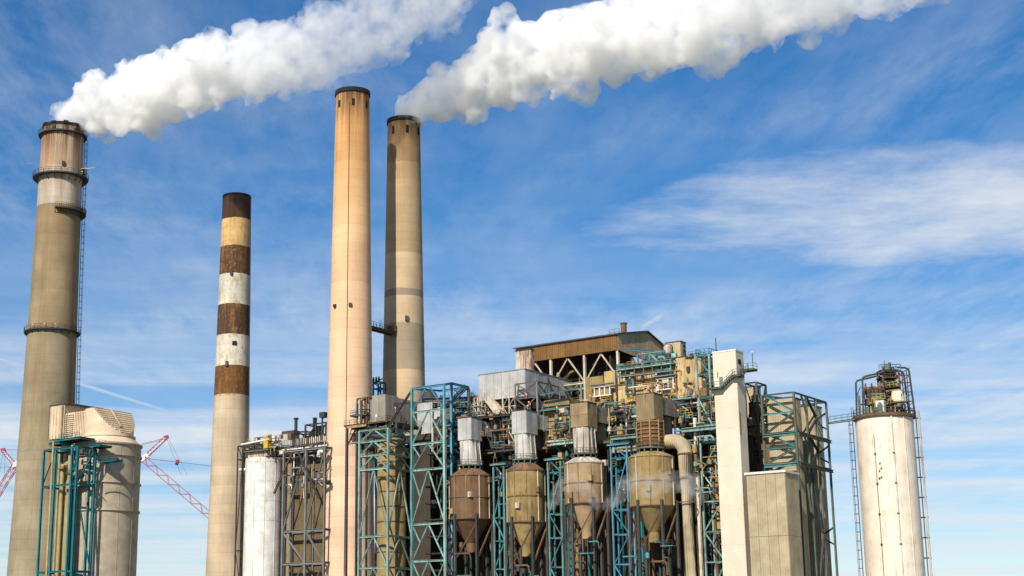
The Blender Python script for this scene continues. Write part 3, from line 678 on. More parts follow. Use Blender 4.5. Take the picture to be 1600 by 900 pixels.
# small penthouse right of the gable
b = corner_box((1063, 533.6), (1040, 537), (1071, 536.7), pv(1063, 562, 4)[1], 4)
t = thing('lift_penthouse', 'small cream penthouse behind the beige casing, right of the gable', 'penthouse', (b[0], b[2], b[4]))
panels(t, b, CASING, 1.7, 1, 'fr'); ubox('roof_slab', (b[0] - .15, b[1] + .15, b[2] - .15, b[3] + .15, b[5], b[5] + .2), DKST, t)
ubox('window', (b[1] + .1, b[1] + .14, b[2] + 1.2, b[2] + 2.2, b[5] - 3, b[5] - 1.6), BLACK, t); ubox('window', (b[1] + .1, b[1] + .14, b[2] + 1.2, b[2] + 2.2, b[5] - 1.2, b[5] - .5), BLACK, t)
mk('silencer', MB().tube([(b[0] + .6, 3.4, b[4] + .4), (b[0] + .9, 3, b[4] + 2.2), (b[0] + 1.1, 2.8, b[4] + 3.6)], [.5, .8, 1.0], 14), RUSTY, t, True)
mk('silencer_head', MB().lathe((b[0] + 1.5, 2.2), [(.7, b[5] - 2.9), (.95, b[5] - 2.5), (.95, b[5] - 1.2), (.4, b[5] - .8)], 16), PEEL, t, True)

# ------------------------------------------------------------------ stair tower between casing and white tower
vt = -12.0; ua, zt = pv(1087.5, 556, vt); ub = pv(1108, 556, vt)[0]; vb_ = vt + 4.6
t = thing('stair_tower', 'open teal and cream steel stair tower beside the offwhite lift tower', 'stair tower', (ua, vt, 0))
zs = [0] + [round(zt - 4.1 * k, 2) for k in range(14, -1, -1) if zt - 4.1 * k > 2]
frame_tower(t, [ua, ub], [vt, vb_], zs, TEAL, .5, .26, 'Z', 'fr', AQUA)
for i, (za, ze) in enumerate(zip(zs[1:], zs[2:])):
    if ze < 16: continue
    zm = (za + ze) / 2
    stair_flight(t, (ua + .3, vt + .5, za), (ub - .5, vt + .5, zm), 1.2, DKST, (0, 1, 0), GRN)
    stair_flight(t, (ub - .5, vb_ - 1.9, zm), (ua + .3, vb_ - 1.9, ze), 1.2, DKST, (0, 1, 0), GRN)
    deck(t, (ub - 1, ub + .5, vt + .2, vb_ - .2, zm), DKST, GRN, 'r', GRN, beam=.25, name='landing')
railing([(ua, vt, zt), (ub, vt, zt), (ub, vb_, zt), (ua, vb_, zt)], BLUE, t, 1.3, .1, 1.2, True)
bar('mast', (ub - .6, vb_, zt), (ub - .6, vb_, zt + 4.2), .2, DKST, t, 'round')
for px, py in ((1096, 604), (1099, 640), (1104, 684)): q = pv(px, py, vt - .3); lamp((q[0], vt - .3, q[1]), t)
clutter(t, ua, ub, vt + .5, 30, zt - 1, 26, 90, (DKST, RUSTY, GRN, TEAL), 3)
# lower steel bent in front of it, pale posts and teal struts
va = -17.0; u0, _ = pv(1092, 640, va); u1 = pv(1118, 700, va)[0] + 1; zt2 = pv(1092, 622, va)[1]
t = thing('pipe_bent', 'pale green braced steel bent in front of the stair tower foot', 'frame', (u0, va, 0))
zs = [0, 12, 20, 26, 32, 38, 44.5, zt2]
frame_tower(t, [u0, u1], [va, va + 4], zs, AQUA, .42, .3, 'Z', 'f', AQUA)
bar('column', (u0 - .9, va - .2, 0), (u0 - .9, va - .2, zt2 - 4), .55, CREAM_ST, t)
for z in (32, 38, 44.5): ubox('duct_panel', (u0 + .4, u1 - .2, va + 4.4, va + 4.8, z - 5.2, z - .6), BEIGED, t)

# ------------------------------------------------------------------ offwhite lift tower
vl = -19.0
b = corner_box((1149, 547.6), (1113.5, 554.4), (1161, 553.2), 0, vl); LT = b
t = thing('lift_tower', 'tall plain offwhite lift tower with an outside stair near its top', 'tower', (b[0], b[2], 0))
panels(t, b, WHITE, 3.4, 8, 'frlk', t=.04, gap=.025, core=WHITE)
ubox('roof_cap', (b[0] - .12, b[1] + .12, b[2] - .12, b[3] + .12, b[5], b[5] + .3), WHITE_ST, t)
ubox('louvre', (b[1] + .06, b[1] + .14, b[2] + .8, b[2] + 2.0, b[5] - 2.6, b[5] - 1.6), BLACK, t)
zr = pv(1155, 660, vl)[1]; ubox('rust_patch', (b[1] + .07, b[1] + .10, b[2] + .25, b[2] + .6, zr - 2.4, zr + 2.2), RUSTY, t)
# outside landings and stair
zl1 = pv(1124, 606, vl)[1]; zl2 = pv(1150, 587, vl)[1]; zl3 = pv(1163, 572, vl)[1]
um = b[0] + (b[1] - b[0]) * .42
deck(t, (b[0] - .6, um, vl - 1.3, vl - .12, zl1), GRN, GRN, 'fl', GRN, name='landing')
stair_flight(t, (um, vl - 1.25, zl1), (b[1] - .3, vl - 1.25, zl2), 1.05, GRN, (0, 1, 0), GRN)
deck(t, (b[1] - .3, b[1] + 1.3, vl - 1.3, b[2] + .6, zl2), GRN, GRN, 'f', GRN, name='landing')
stair_flight(t, (b[1] + .15, b[2] + .3, zl2), (b[1] + .15, b[3] - .4, zl3), 1.05, GRN, (1, 0, 0), GRN)
deck(t, (b[1] - .2, b[1] + 2.2, b[3] - .4, b[3] + 1.5, zl3), GRN, GRN, 'fr', GRN, name='landing')
bar('mast', (b[1] + 2, b[3], zl3), (b[1] + 2, b[3], zl3 + 3.4), .14, DKST, t, 'round'); lamp((b[1] + 2, b[3], zl3 + 3.4), t)
ubox('doorway', (b[0] + 1.2, b[0] + 2.0, vl - .1, vl - .06, zl1 + .05, zl1 + 2.2), GREY_ST, t); lamp((b[0] + 1.0, vl - .4, zl1 + 3.2), t)

# ------------------------------------------------------------------ right-hand precipitator casings inside their steel frame
vq = -12.0
uc, zc1 = pv(1240, 613, vq); u0 = pv(1190, 619, vq)[0]; v1 = pu(1291, 635, uc)[0]
def casing(label, c, l, r, v, zb_):
    b = corner_box(c, l, r, 0, v); b[4] = zb_
    t = thing('dust_casing', label, 'precipitator', (b[0], b[2], 0), 'tan precipitator casings')
    panels(t, b, CASING, 2.3, 3, 'fr', gap=.05)
    ubox('roof_slab', (b[0] - .15, b[1] + .15, b[2] - .15, b[3] + .15, b[5], b[5] + .2), DKST, t)
    ubox('support', (b[0] + .5, b[1] - .5, b[2] + .5, b[3] - .5, 0, zb_), DARKB, t)
    return b
cb1 = casing('large tan precipitator casing nearest the offwhite lift tower', (1238, 621), (1198, 625), (1250, 624), vq + 2.2, 10)
cb2 = casing('second tan precipitator casing at the right end of the frame', (1271, 634), (1246, 636), (1283, 637), vq + 2.2 + 13, 10)
cb3 = casing('narrow tan precipitator casing half hidden behind the lift tower', (1182, 604), (1160, 606), (1188, 606), vq + 11, 10)
t = thing('casing_frame', 'corroded green steel frame caging the tan precipitator casings', 'frame', (u0, vq, 0))
vs3 = [vq, vq + (v1 - vq) * .36, vq + (v1 - vq) * .66, v1]
zs = [0, 12, pv(1240, 722, vq)[1], pv(1240, 674, vq)[1], zc1]
frame_tower(t, [u0, uc], vs3, zs, GRN, .5, .32, 'none', '', GRN)
for za, ze in zip(zs[1:], zs[2:]):
    zm = (za + ze) / 2
    bar('brace', (u0 + 1, vq, za + .3), (uc, vq, zm), .38, GRN, t); bar('brace', (u0 + 1, vq, ze - .3), (uc, vq, zm), .38, TEAL, t)
    bar('strut', (u0, vq, zm), (uc, vq, zm), .32, TEAL, t)
    bar('brace', (uc, vs3[1], ze), (uc, vs3[2], zm), .42, DKST, t); bar('brace', (uc, vs3[2], zm), (uc, vs3[1], za), .42, DKST, t); bar('brace', (uc, vs3[0] + 3.5, ze), (uc, vs3[1], zm), .32, GRN, t)
    bar('brace', (uc - 3, vs3[3], zm), (uc, vs3[3], zm + 1.8), .3, DKST, t); bar('brace', (uc - 3, vs3[3], zm), (uc, vs3[3], zm - 1.8), .3, DKST, t)
for z in zs[2:4]: bar('walkway_girder', (u0, vq - .5, z - .5), (uc, vq - .5, z - .5), .6, TEAL, t); bar('walkway_girder', (uc + .5, vq, z - .5), (uc + .5, v1, z - .5), .6, GRN, t)
for p_, q_ in (((u0, vq, zc1), (uc, v1, zc1)),): bar('roof_tie', p_, q_, .3, TEAL, t)
# rusty conveyor leg between lift tower and casings
ur, zr = pv(1182, 606, -6); 
t = thing('hopper_leg', 'rusty jumble of ducts and struts between lift tower and precipitator frame', 'frame', (ur, -6, 0))
ul = pv(1164, 606, -6)[0]; 
zs = [0, 10, 18, 24, 30, 36, 42, 48, pv(1176, 598, -6)[1]]
frame_tower(t, [ul, ur], [-6, -1.5], zs, DKST, .45, .3, 'X', 'fr', GRN)
for k, (z, m_) in enumerate(((50, RUSTY), (46, OCHRE), (43, RUSTY), (39, DARKB), (34, DARKB), (28, RUSTY), (22, DARKB))):
    ubox('duct', (ul + .4, ur + (k % 3) * .5, -5.6, -2, z, z + 3.1 - .4 * (k % 2)), m_, t)
mk('chute', MB().add([(ur + .6, -6, 44), (ur + 3.4, -6, 44), (ur + 3.4, -3, 44), (ur + .6, -3, 44), (ur + 1.2, -5.5, 40), (ur + 3, -5.5, 40), (ur + 3, -3.5, 40), (ur + 1.2, -3.5, 40)], [(0, 1, 2, 3), (7, 6, 5, 4), (0, 4, 5, 1), (1, 5, 6, 2), (2, 6, 7, 3), (3, 7, 4, 0)]), RUSTY, t)
bar('strut', (ur, -6, 46), (ur + 3.4, -6, 46), .3, CREAM_ST, t); lamp((ur - .8, -6.4, 35.5), t)
clutter(t, ul, ur + 3, -7, 20, 54, 40, 87, (RUSTY, DKST, DARKB, GRN, OCHRE), 4)
# low white-roofed building at the foot of the casings
vq2 = -22
b = corner_box((1226, 737), (1166, 741), (1246, 739), 0, vq2)
t = thing('low_building', 'low white-roofed shed at the foot of the precipitator frame', 'building', (b[0], b[2], 0))
panels(t, b, CASING, 2.2, 3, 'fr'); ubox('roof_slab', (b[0] - .3, b[1] + .3, b[2] - .3, b[3] + .3, b[5] - .1, b[5] + .35), WHITE_ST, t)

# ------------------------------------------------------------------ the four hopper-headed scrubber towers
def scrubber(label, c, l, r, yb, y_ring, ring_px, drum_px, y_drum, style):
    v = -24.0
    b = corner_box(c, l, r, 0, v); zt = b[5]; zb_ = pv(c[0], yb, v)[1]; b[4] = zb_
    t = thing('scrubber_tower', label, 'scrubber tower', ((b[0] + b[1]) / 2, (b[2] + b[3]) / 2, 0), 'hopper-headed scrubber towers in a row')
    clad = {'grey': GREYCLAD, 'grey2': GREYCLAD, 'peel': OLIVECLAD, 'rust': OLIVECLAD}[style]
    h = panels(t, b, clad, 1.25 if style.startswith('grey') else 1.75, 2 if style == 'peel' else 1, 'fr', t=.05, gap=.05, core_name='head')
    ubox('head_roof', (b[0] - .12, b[1] + .12, b[2] - .12, b[3] + .12, zt, zt + .18), DKST, h)
    # duct leading back from the head
    dk = (b[0] + .3, b[1] - .25, b[3] + .01, b[3] + 10, zb_ + (zt - zb_) * .28, zt - .25)
    panels(t, dk, {'grey': GREYCLAD, 'grey2': GREYCLAD}.get(style, GREYCLAD2), 2.4, 1, 'r', t=.05, core_name='outlet_duct')
    cx, cy = (b[0] + b[1]) / 2, (b[2] + b[3]) / 2; hw, hd = (b[1] - b[0]) / 2, (b[3] - b[2]) / 2
    kpx = (PLANT @ Vector((cx, cy, 0))).y / F_PX * 1.0
    kpx = (((PLANT @ Vector((cx, cy, 0))).y) * math.cos(PITCH) + 40 * math.sin(PITCH)) / F_PX
    wc = PLANT @ Vector((cx, cy, 0))
    zy = lambda y: EYE + ray(0, y).z / ray(0, y).y * (wc.y)
    zr = zy(y_ring); zd = zy(y_drum); rr = ring_px * kpx; rd = drum_px * kpx
    n = 32; vsq = []; rings = []
    if style == 'rust':
        rn = rr * .86
        mk('neck', MB().lathe((cx, cy), [(rn, zr), (rn, zb_ - .05)], 40), RUSTRED, t, True)
        for k in range(7):
            z = zr + .5 + (zb_ - zr - .6) * k / 6.3; mk('hoop', MB().lathe((cx, cy), [(rn, z - .12), (rn + .22, z - .1), (rn + .22, z + .1), (rn, z + .12)], 40, False), RUSTY if k % 2 else OCHRE, t, True)
        for k in range(9):
            a = 2 * math.pi * k / 9 + .3; bar('stiffener', (cx + (rn + .2) * math.cos(a), cy + (rn + .2) * math.sin(a), zr), (cx + (rn + .2) * math.cos(a), cy + (rn + .2) * math.sin(a), zb_), .22, OCHRE, t)
    else:
        prof_ = []
        for i in range(7):
            f = i / 6; z = zb_ - .02 - (zb_ - zr) * f; ring = []
            sqr = 1 if style == 'peel' else 1 - f
            for k in range(n):
                a = 2 * math.pi * (k + .5) / n; ca, sa = math.cos(a), math.sin(a)
                m_ = max(abs(ca), abs(sa)); sq = Vector((ca / m_ * hw * (.94 - .08 * f), sa / m_ * hd * (.94 - .08 * f))); ci = Vector((ca, sa)) * rr * .80
                p = sq * sqr + ci * (1 - sqr); ring.append((cx + p.x, cy + p.y, z))
            prof_.append(ring)
        m_ = MB(); m_.add([p for rg in prof_ for p in rg], [((i + 1) * n + k, (i + 1) * n + (k + 1) % n, i * n + (k + 1) % n, i * n + k) for i in range(6) for k in range(n)] + [tuple(range(n)), tuple(range(6 * n, 7 * n))[::-1]])
        mk('tapered_neck', m_, PEEL if style == 'peel' else SMOOTHG, t, True)
        for fx, fy in ((-.35, -1), (.4, -1), (1, -.3), (1, .45)):
            bar('stiffener', (cx + fx * hw * .95, cy + fy * hd * .97, zb_), (cx + fx * rr * .80, cy + fy * rr * (.80 if abs(fy) == 1 else .8), zr), .2, CREAM_ST if style != 'peel' else PEEL, t)
    # collar, cone roof in segments, drum with hoops and staves
    pl_ = mk('collar', MB().lathe((cx, cy), [(rr * .78, zr - .3), (rr, zr - .3), (rr, zr), (rr * .78, zr)], 24, False), GRN, t)
    railing([(cx + rr * math.cos(2 * math.pi * k / 14), cy + rr * math.sin(2 * math.pi * k / 14), zr) for k in range(14)], GRN, pl_, 1.0, .07, 2, True)
    for k in range(12):
        a = 2 * math.pi * k / 12; bar('post', (cx + rr * .92 * math.cos(a), cy + rr * .92 * math.sin(a), zr - 1.1), (cx + rr * .92 * math.cos(a), cy + rr * .92 * math.sin(a), zr - .3), .22, GRN, pl_)
    cm = {'grey': RUSTY, 'grey2': RUSTY, 'peel': PEEL, 'rust': OCHRE}[style]; dm = {'grey': RUSTY, 'grey2': OCHRE, 'peel': painted('tan_drum_plate', (.36, .25, .14), (.14, .07, .03), .45, .8, .2), 'rust': OCHRE}[style]
    ns = 16; zt_ = zr - .9; rt = rr * .82
    for k in range(ns):
        a0, a1 = 2 * math.pi * k / ns + .012, 2 * math.pi * (k + 1) / ns - .012; q = []
        for r_, z in ((rd, zd), (rt, zt_)):
            for a in (a0, (a0 + a1) / 2, a1): q.append((cx + r_ * math.cos(a), cy + r_ * math.sin(a), z))
        q2 = [(p[0], p[1], p[2] - .2) for p in q]
        mk('roof_sheet', MB().add(q + q2, [(0, 1, 4, 3), (1, 2, 5, 4), (6, 9, 10, 7), (7, 10, 11, 8), (0, 3, 9, 6), (2, 8, 11, 5), (0, 6, 7, 1), (1, 7, 8, 2)]), cm, t)
    zb2 = zd - (9.5, 11, 8.5, 10)[len(S)]; zc2 = zb2 - 5.2
    d = mk('drum', MB().lathe((cx, cy), [(1.1, zc2 - 2), (1.1, zc2), (rd * .985, zb2), (rd * .985, zd - .02)], 56), dm, t, True)
    for k in range(3):
        z = zd - .15 - (zd - zb2) * k / 2.02
        mk('hoop', MB().lathe((cx, cy), [(rd * .98, z - .16), (rd * 1.02, z - .14), (rd * 1.02, z + .1), (rd * .98, z + .12)], 48, False), RUSTY if k else cm, d, True)
    for k in range(10):
        a = 2 * math.pi * k / 10 + .1 + .2 * len(S); bar('stave', (cx + rd * math.cos(a), cy + rd * math.sin(a), zb2), (cx + rd * math.cos(a), cy + rd * math.sin(a), zd - .2), .18, OCHRE if k % 3 else CREAM_ST, d)
    for k in range(6):
        a = 2 * math.pi * k / 6 + .35; bar('leg', (cx + rd * 1.04 * math.cos(a), cy + rd * 1.04 * math.sin(a), 0), (cx + rd * 1.04 * math.cos(a), cy + rd * 1.04 * math.sin(a), zb2 + 1), .5, DKST, t)
        a2 = a + 2 * math.pi / 6; bar('leg_brace', (cx + rd * 1.04 * math.cos(a), cy + rd * 1.04 * math.sin(a), zb2 - 9), (cx + rd * 1.04 * math.cos(a2), cy + rd * 1.04 * math.sin(a2), zb2 - 1), .26, RUSTY, t)
    for f in range(5): a = face_angle((cx, cy), -60 + 30 * f + 7 * len(S)); ubox('patch_plate', (cx + rd * math.cos(a) - .5, cx + rd * math.cos(a) + .5, cy + rd * math.sin(a) - .5, cy + rd * math.sin(a) + .5, zb2 + 1 + 1.7 * f, zb2 + 2.2 + 1.7 * f), random.choice((RUSTY, BEIGED, PEEL)), d) if f % 2 == len(S) % 2 else None
    clutter(t, cx - rd, cx + rd, cy - rd - 1.2, 12, zc2 - 1, 10, 40 + len(S), (DKST, RUSTY, DARKB, TEAL), 3)
    return t, b, (cx, cy), rd
S = []
S.append(scrubber('leftmost scrubber tower, clean grey square head above a rusty cone roof', (736, 652), (715.3, 656), (753, 656), 686.6, 727, 20, 33, 744, 'grey'))
S.append(scrubber('second scrubber tower from left, grey head with a wide grey outlet duct', (822, 640.7), (799.5, 643.7), (839, 645), 676.5, 718, 20, 31, 736, 'grey2'))
S.append(scrubber('third scrubber tower from left, olive head over peeling white square neck', (917.5, 628), (891, 630.5), (932, 631.5), 666, 709, 21, 32, 724, 'peel'))
S.append(scrubber('rightmost scrubber tower, olive head over a rust-red hooped round neck', (1021, 614), (993, 616.6), (1035, 619.5), 655, 700, 22.5, 35, 714, 'rust'))
for (t, b, c, rd), lps in zip(S, (((718, 732),), ((782, 740),), ((917, 625), (874, 640)), ((1010, 683), (1007, 611)))):
    for px, py in lps: q = pv(px, py, b[2] - .4); lamp((q[0], b[2] - .4, q[1]), t)

# ------------------------------------------------------------------ dark back structure behind the scrubber row
zD = 46.2; u_l, u_r = -40.0, S[3][1][1] + 14
t = thing('precipitator_block', 'shadowed steel-decked block behind the row of scrubber towers', 'building', (u_l, -8, 0))
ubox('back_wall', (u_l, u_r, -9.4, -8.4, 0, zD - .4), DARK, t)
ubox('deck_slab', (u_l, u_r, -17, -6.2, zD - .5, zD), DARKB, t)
ul_ = [S[i][1][1] for i in range(4)]
# teal cantilever beams showing between the towers
for i, (ua, ub, zz_) in enumerate(((ul_[0] + 2.6, S[1][1][0] - .8, zD), (ul_[1] + 2.4, S[2][1][0] - .5, zD + .3), (ul_[2] + 2.0, S[3][1][0] - .6, zD + .2), (ul_[3] + 3.2, u_r - 2, zD + .4))):
    bay = i
    bar('edge_beam', (ua, -18.2, zz_), (ub + 1, -18.2, zz_), .85, DKST if i == 0 else AQUA, t)
    bar('edge_beam', (ua - 1, -16, zz_ - 2.6), (ub + 1.5, -16, zz_ - 2.6), .6, DKST if i == 0 else TEAL, t)
    bar('edge_beam', (ua - 1, -14, zz_ - 6.2), (ub + 1.5, -14, zz_ - 6.2), .55, TEALD, t)
    for k in range(3):
        u = ua + (ub - ua) * (k + .5) / 3; bar('bracket', (u, -18.2, zz_ - .4), (u, -12.5, zz_ - 4.4), .5, TEALD, t)
        bar('cross_beam', (u - .8, -18.2, zz_ - .1), (u - .8, -9.5, zz_ - .1), .5, TEAL, t)
    ubox('wall_panel', (ua - 2, ub + 2, -9.9, -9.42, 20, zz_ - 8.0), DARKB, t)
    for k in range(5):
        u = ua - 1 + k * (ub - ua + 3) / 5; ubox('siding', (u, u + 1.9, -10.1, -9.92, zz_ - 14 - random.random() * 3, zz_ - 8.4), random.choice((BEIGED, OCHRE, DARKB)), t)
        bar('column', (u, -13, 0), (u, -13, zz_ - 6), .4, random.choice((RUSTY, DKST, TEALD)), t)
        mk('riser_pipe', MB().tube([(u + 1, -12.2, 14), (u + 1, -12.2, zz_ - 9 - k % 3), (u + 2.2, -12.2, zz_ - 7.5 - k % 3)], .28, 8), random.choice((RUSTY, OCHRE, DKST)), t, True)
    for k in range(3): lamp((ua + (ub - ua) * random.random(), -15, zz_ - 9 - 4 * random.random()), t, d=.3)
# tan cross-over duct and its bend
zd_ = pv(965, 698, -16)[1]
panels(t, (ul_[2] + 1.2, S[3][1][0] - .2, -17, -14.4, zd_ - 1.4, zd_ + 1.3), CASING, 1.9, 1, 'f', core_name='crossover_duct')
ub_, zb_ = pv(1070, 742, -20); zt_ = pv(1055, 678, -20)[1]; uu = pv(1070, 700, -20)[0]; r_ = 1.45
pts = [(uu - 8, -20, zt_ - r_)] + [(uu - 2.6 + 2.6 * math.sin(R(a)), -20, zt_ - r_ - 2.6 + 2.6 * math.cos(R(a))) for a in range(0, 91, 15)] + [(uu, -20, 12)]
mk('duct_bend', MB().tube(pts, r_, 20), CASING, t, True)
for z in (zt_ - 4.3, zt_ - 9, zt_ - 14): mk('duct_flange', MB().lathe((uu, -20), [(r_, z - .1), (r_ + .18, z - .1), (r_ + .18, z + .1), (r_, z + .1)], 20, False), RUSTY, t)
# equipment above the deck, between the heads
def cage(par, u0, u1, v0, v1, z0, z1, m, nx_=2, nz_=2, w=.28):
    frame_tower(par, [u0 + (u1 - u0) * i / nx_ for i in range(nx_ + 1)], [v0, v1], [z0 + (z1 - z0) * i / nz_ for i in range(nz_ + 1)], m, w, w * .7, 'Z', 'f')
eq = thing('duct_deck', 'cream chutes, cages and boxes crowding the deck above the scrubber row', 'machinery', (u_l, -14, zD))
ua, za = pv(741, 622, -16); ub = pv(764, 622, -16)[0]; zlow = pv(741, 652, -16)[1]
ubox('machine_box', (ua - 1, ub + 2, -14.6, -9, zlow - 2, za + 1.0), GREYCLAD2, eq)
cage(eq, ua, ub - 1, -16, -14.8, zlow, za, CREAM_ST, 3, 2, .26)
ux, zx = pv(762, 624, -17); ux2, zx2 = pv(781, 646, -17)
mk('chute', MB().add([(ux - .8, -17.4, zx), (ux + .6, -17.4, zx + .4), (ux2 + .6, -17.4, zx2 + .6), (ux2 - .6, -17.4, zx2 - .8), (ux - .8, -15.4, zx), (ux + .6, -15.4, zx + .4), (ux2 + .6, -15.4, zx2 + .6), (ux2 - .6, -15.4, zx2 - .8)], [(0, 3, 2, 1), (4, 5, 6, 7), (0, 1, 5, 4), (1, 2, 6, 5), (2, 3, 7, 6), (3, 0, 4, 7)]), CREAM_ST, eq)
cage(eq, ux2 + .2, ux2 + 3.6, -16, -12, zx2 - 1, zx + .6, CREAM_ST, 2, 2, .26)
cage(eq, ua + 3, ux2 + 5, -18, -15, zD + .3, zx2 - .5, DKST, 3, 1, .22)
deck(eq, (ua + 2.4, ux2 + 5, -18.6, -14.5, zx2 - .6), GREY_ST, DKST, 'f', DKST)
for k in range(6): ubox('machine_box', (ua + 4 + 2.2 * k, ua + 5.4 + 2.2 * k, -14.4, -12, zD + .2, zD + 2.2 + 1.6 * (k % 3)), random.choice((GREYCLAD2, DARKB, BEIGED, GREY_ST)), eq)
# flat ochre hood and walls between towers two and three
ua, za = pv(832, 632, -15); ub = pv(889, 622, -15)[0]
ubox('hood', (ua, ub, -15, -9, za - .9, za + .5), OLIVECLAD, eq)
ubox('machine_box', (ua + 2.4, ub - .4, -14.6, -9, zD + .4, za - 1), BEIGED, eq); deck(eq, (ua + 2, ub, -16.2, -14.4, za - 1.6), TEAL, GRN, 'f', TEAL)
bar('pipe_beam', (ua + 3.5, -17, za + 1.6), (ub + 4.4, -17, za + 2.0), .34, TEAL, eq); bar('post', (ub + 4.4, -17, zD), (ub + 4.4, -17, za + 2.8), .3, AQUA, eq)
# cages right of towers three and four
for i, px in ((2, 950), (3, 1052)):
    ua, za = pv(px, 640 - 14 * (i - 2), -15); cage(eq, ua, ua + 4, -15, -11, zD + .3, za, DKST, 2, 3, .2)
    ubox('machine_box', (ua + .5, ua + 3.6, -13.8, -10.5, zD + .3, za - .5), DARK, eq); lamp((ua + 1.2, -15.4, za - 2.2), eq); lamp((ua + 3.2, -15.4, za - 3.6), eq)
    mk('vent_drum', MB().lathe((ua - 1.6, -15.2), [(1.1, zD + .2), (1.1, za + .2), (.9, za + .5)], 18), GREYCLAD2, eq, True)
ubox('machine_box', (S[2][1][1] + 7, S[2][1][1] + 10.5, -12.4, -9, zD + .2, zWb + 3), BEIGED, eq)
for px, py in ((757, 612), (763, 645), (778, 632), (786, 609), (791, 616), (803, 619), (822, 616), (826, 628), (824, 634), (803, 634), (787, 666), (761, 667), (870, 636), (784, 644), (796, 610)):
    q = pv(px, py, -18.5); lamp((q[0], -18.5, q[1]), eq, d=.42)
for i in range(3):
    clutter(eq, S[i][1][1] + .6, S[i + 1][1][0] - .4, -18.6, zD + .4, zD + 7.5, 54, 60 + i)
    clutter(t, S[i][1][1] + .2, S[i + 1][1][0] + .2, -17.5, zD - 13, zD - 1, 40, 70 + i, (DKST, RUSTY, OCHRE, TEAL, TEALD, BEIGED))
clutter(eq, S[3][1][1] + .4, S[3][1][1] + 10, -17.4, zD + .4, zD + 8, 46, 64); clutter(t, S[3][1][1] + .2, u_r - 1, -19, zD - 13, zD - 1, 44, 74, (DKST, RUSTY, OCHRE, TEAL, AQUA, BEIGED))
clutter(eq, S[0][1][0] - 12, S[0][1][0] + 2, -17, zD + 2, zD + 12, 44, 65)
# teal small racks standing low between the towers
for i, (px0, px1, py) in enumerate(((771, 787, 725), (856, 876, 717), (954, 979, 694))):
    ua, za = pv(px0, py, -22); ub = pv(px1, py, -22)[0]
    r_ = thing('pipe_rack', ('short teal pipe rack left of the second scrubber drum', 'short teal pipe rack left of the third scrubber drum', 'tall blue braced pipe rack left of the rightmost scrubber drum')[i], 'pipe rack', (ua, -22, 0), 'small teal racks between the drums')
    frame_tower(r_, [ua, ub], [-22, -20], [0, 8, 14, 20, 26, 31, za - 3 if za > 35 else 33.4, za], BLUE if i == 2 else TEAL, .42, .26, 'Z', 'f')
    deck(r_, (ua - .6, ub + .6, -22.4, -19.6, za), BLUE if i == 2 else AQUA, None, '', BLUE if i == 2 else AQUA)

# ------------------------------------------------------------------ left steel frames, duct house and dark vessel
vA = -28.0
uc, zA = pv(606.5, 668.5, vA); u0 = pv(562, 675, vA)[0]; v1 = pu(643, 674, uc)[0]
t = thing('vessel_frame', 'pale teal braced frame standing round the dark brown vessel by the cream chimney', 'frame', (u0, vA, 0))
zs = [0, 11, 18, 25, 31.8, pv(606, 742 - 12, vA)[1], pv(606, 709, vA)[1], pv(606, 687, vA)[1], zA]
zs = [0, 14, 21, 28] + [pv(606, y, vA)[1] for y in (731, 709, 687)] + [zA]
frame_tower(t, [u0, uc], [vA, v1], zs, AQUA, .62, .32, 'V', 'fr', AQUA)
for k in range(5): mk('pipe', MB().tube([(u0 + 1 + k * 1.4, vA + 2, zA - 1), (u0 + 2 + k * 1.4, vA + 3.5, zA - 1.4), (u0 + 2.4 + k * 1.4, v1 - 1, zA - 1.2)], .3, 8), random.choice((TEAL, DKST, RUSTY)), t, True)
ubox('dark_back_sheet', (u0 + 1.5, uc + 5, v1 + .6, v1 + 1.0, 0, zA - .6), DARK, t)  # dark sheet added so the space under the platform reads dark
cv = ((u0 + uc) / 2 + .6, (vA + v1) / 2 + 1.5); rv = (uc - u0) * .40
t = thing('dust_vessel', 'dark brown stained round vessel inside the pale teal frame', 'vessel', (cv[0], cv[1], 0))
d = mk('shell', MB().lathe(cv, [(rv, 0), (rv, zA - 3.6), (rv * .72, zA - 1.6)], 40), OCHRE, t, True)
for k in range(9):
    z = zA - 3.7 - 3.4 * k; mk('hoop', MB().lathe(cv, [(rv, z - .12), (rv + .15, z - .1), (rv + .15, z + .1), (rv, z + .12)], 40, False), RUSTY, d, True)
# upper frame B, two stages
vB = -28.0; uB0, zB0 = pv(643.7, 607.5, vB); uB1 = pv(694, 601, vB)[0]; zM = pv(694, 639, vB)[1]
v2 = vB + 4.4; u2, z2 = pv(705, 599, v2); v3 = pu(732, 604.5, u2)[0]
t = thing('hoist_frame', 'tall blue and pale teal braced steel tower left of the first grey scrubber head', 'frame', (uB0, vB, 0))
zs = [0, 14, 22, 30] + [pv(694, y, vB)[1] for y in (731, 690)] + [zM]
for u in (uB0, uB1): bar('column', (u, vB, 0), (u, vB, zM if u == uB1 else zB0), .54, AQUA if u == uB1 else TEAL, t)
for i, z in enumerate(zs[1:]): bar('beam', (uB0, vB, z), (uB1, vB, z), .44, AQUA, t)
um = (uB0 + uB1) / 2
for a, e in zip(zs, zs[1:]):
    for s_ in (uB0, uB1): bar('brace', (s_, vB, a), (um, vB, e), .27, AQUA, t)
    bar('brace', (uB0 + (um - uB0) * .5, vB, (a + e) / 2), (uB0, vB, e), .24, AQUA, t); bar('brace', (uB1 + (um - uB1) * .5, vB, (a + e) / 2), (uB1, vB, e), .24, AQUA, t)
bar('beam', (uB0, vB, zB0), (uB1, vB, zB0), .46, BLUE, t); bar('column', (uB1, vB, zM), (uB1, vB, zB0), .42, BLUE, t)
for s_ in (-1, 1): bar('brace', (um + s_ * (uB1 - uB0) / 2, vB, zM), (um + s_ * .4, vB, zB0), .3, BLUE, t)
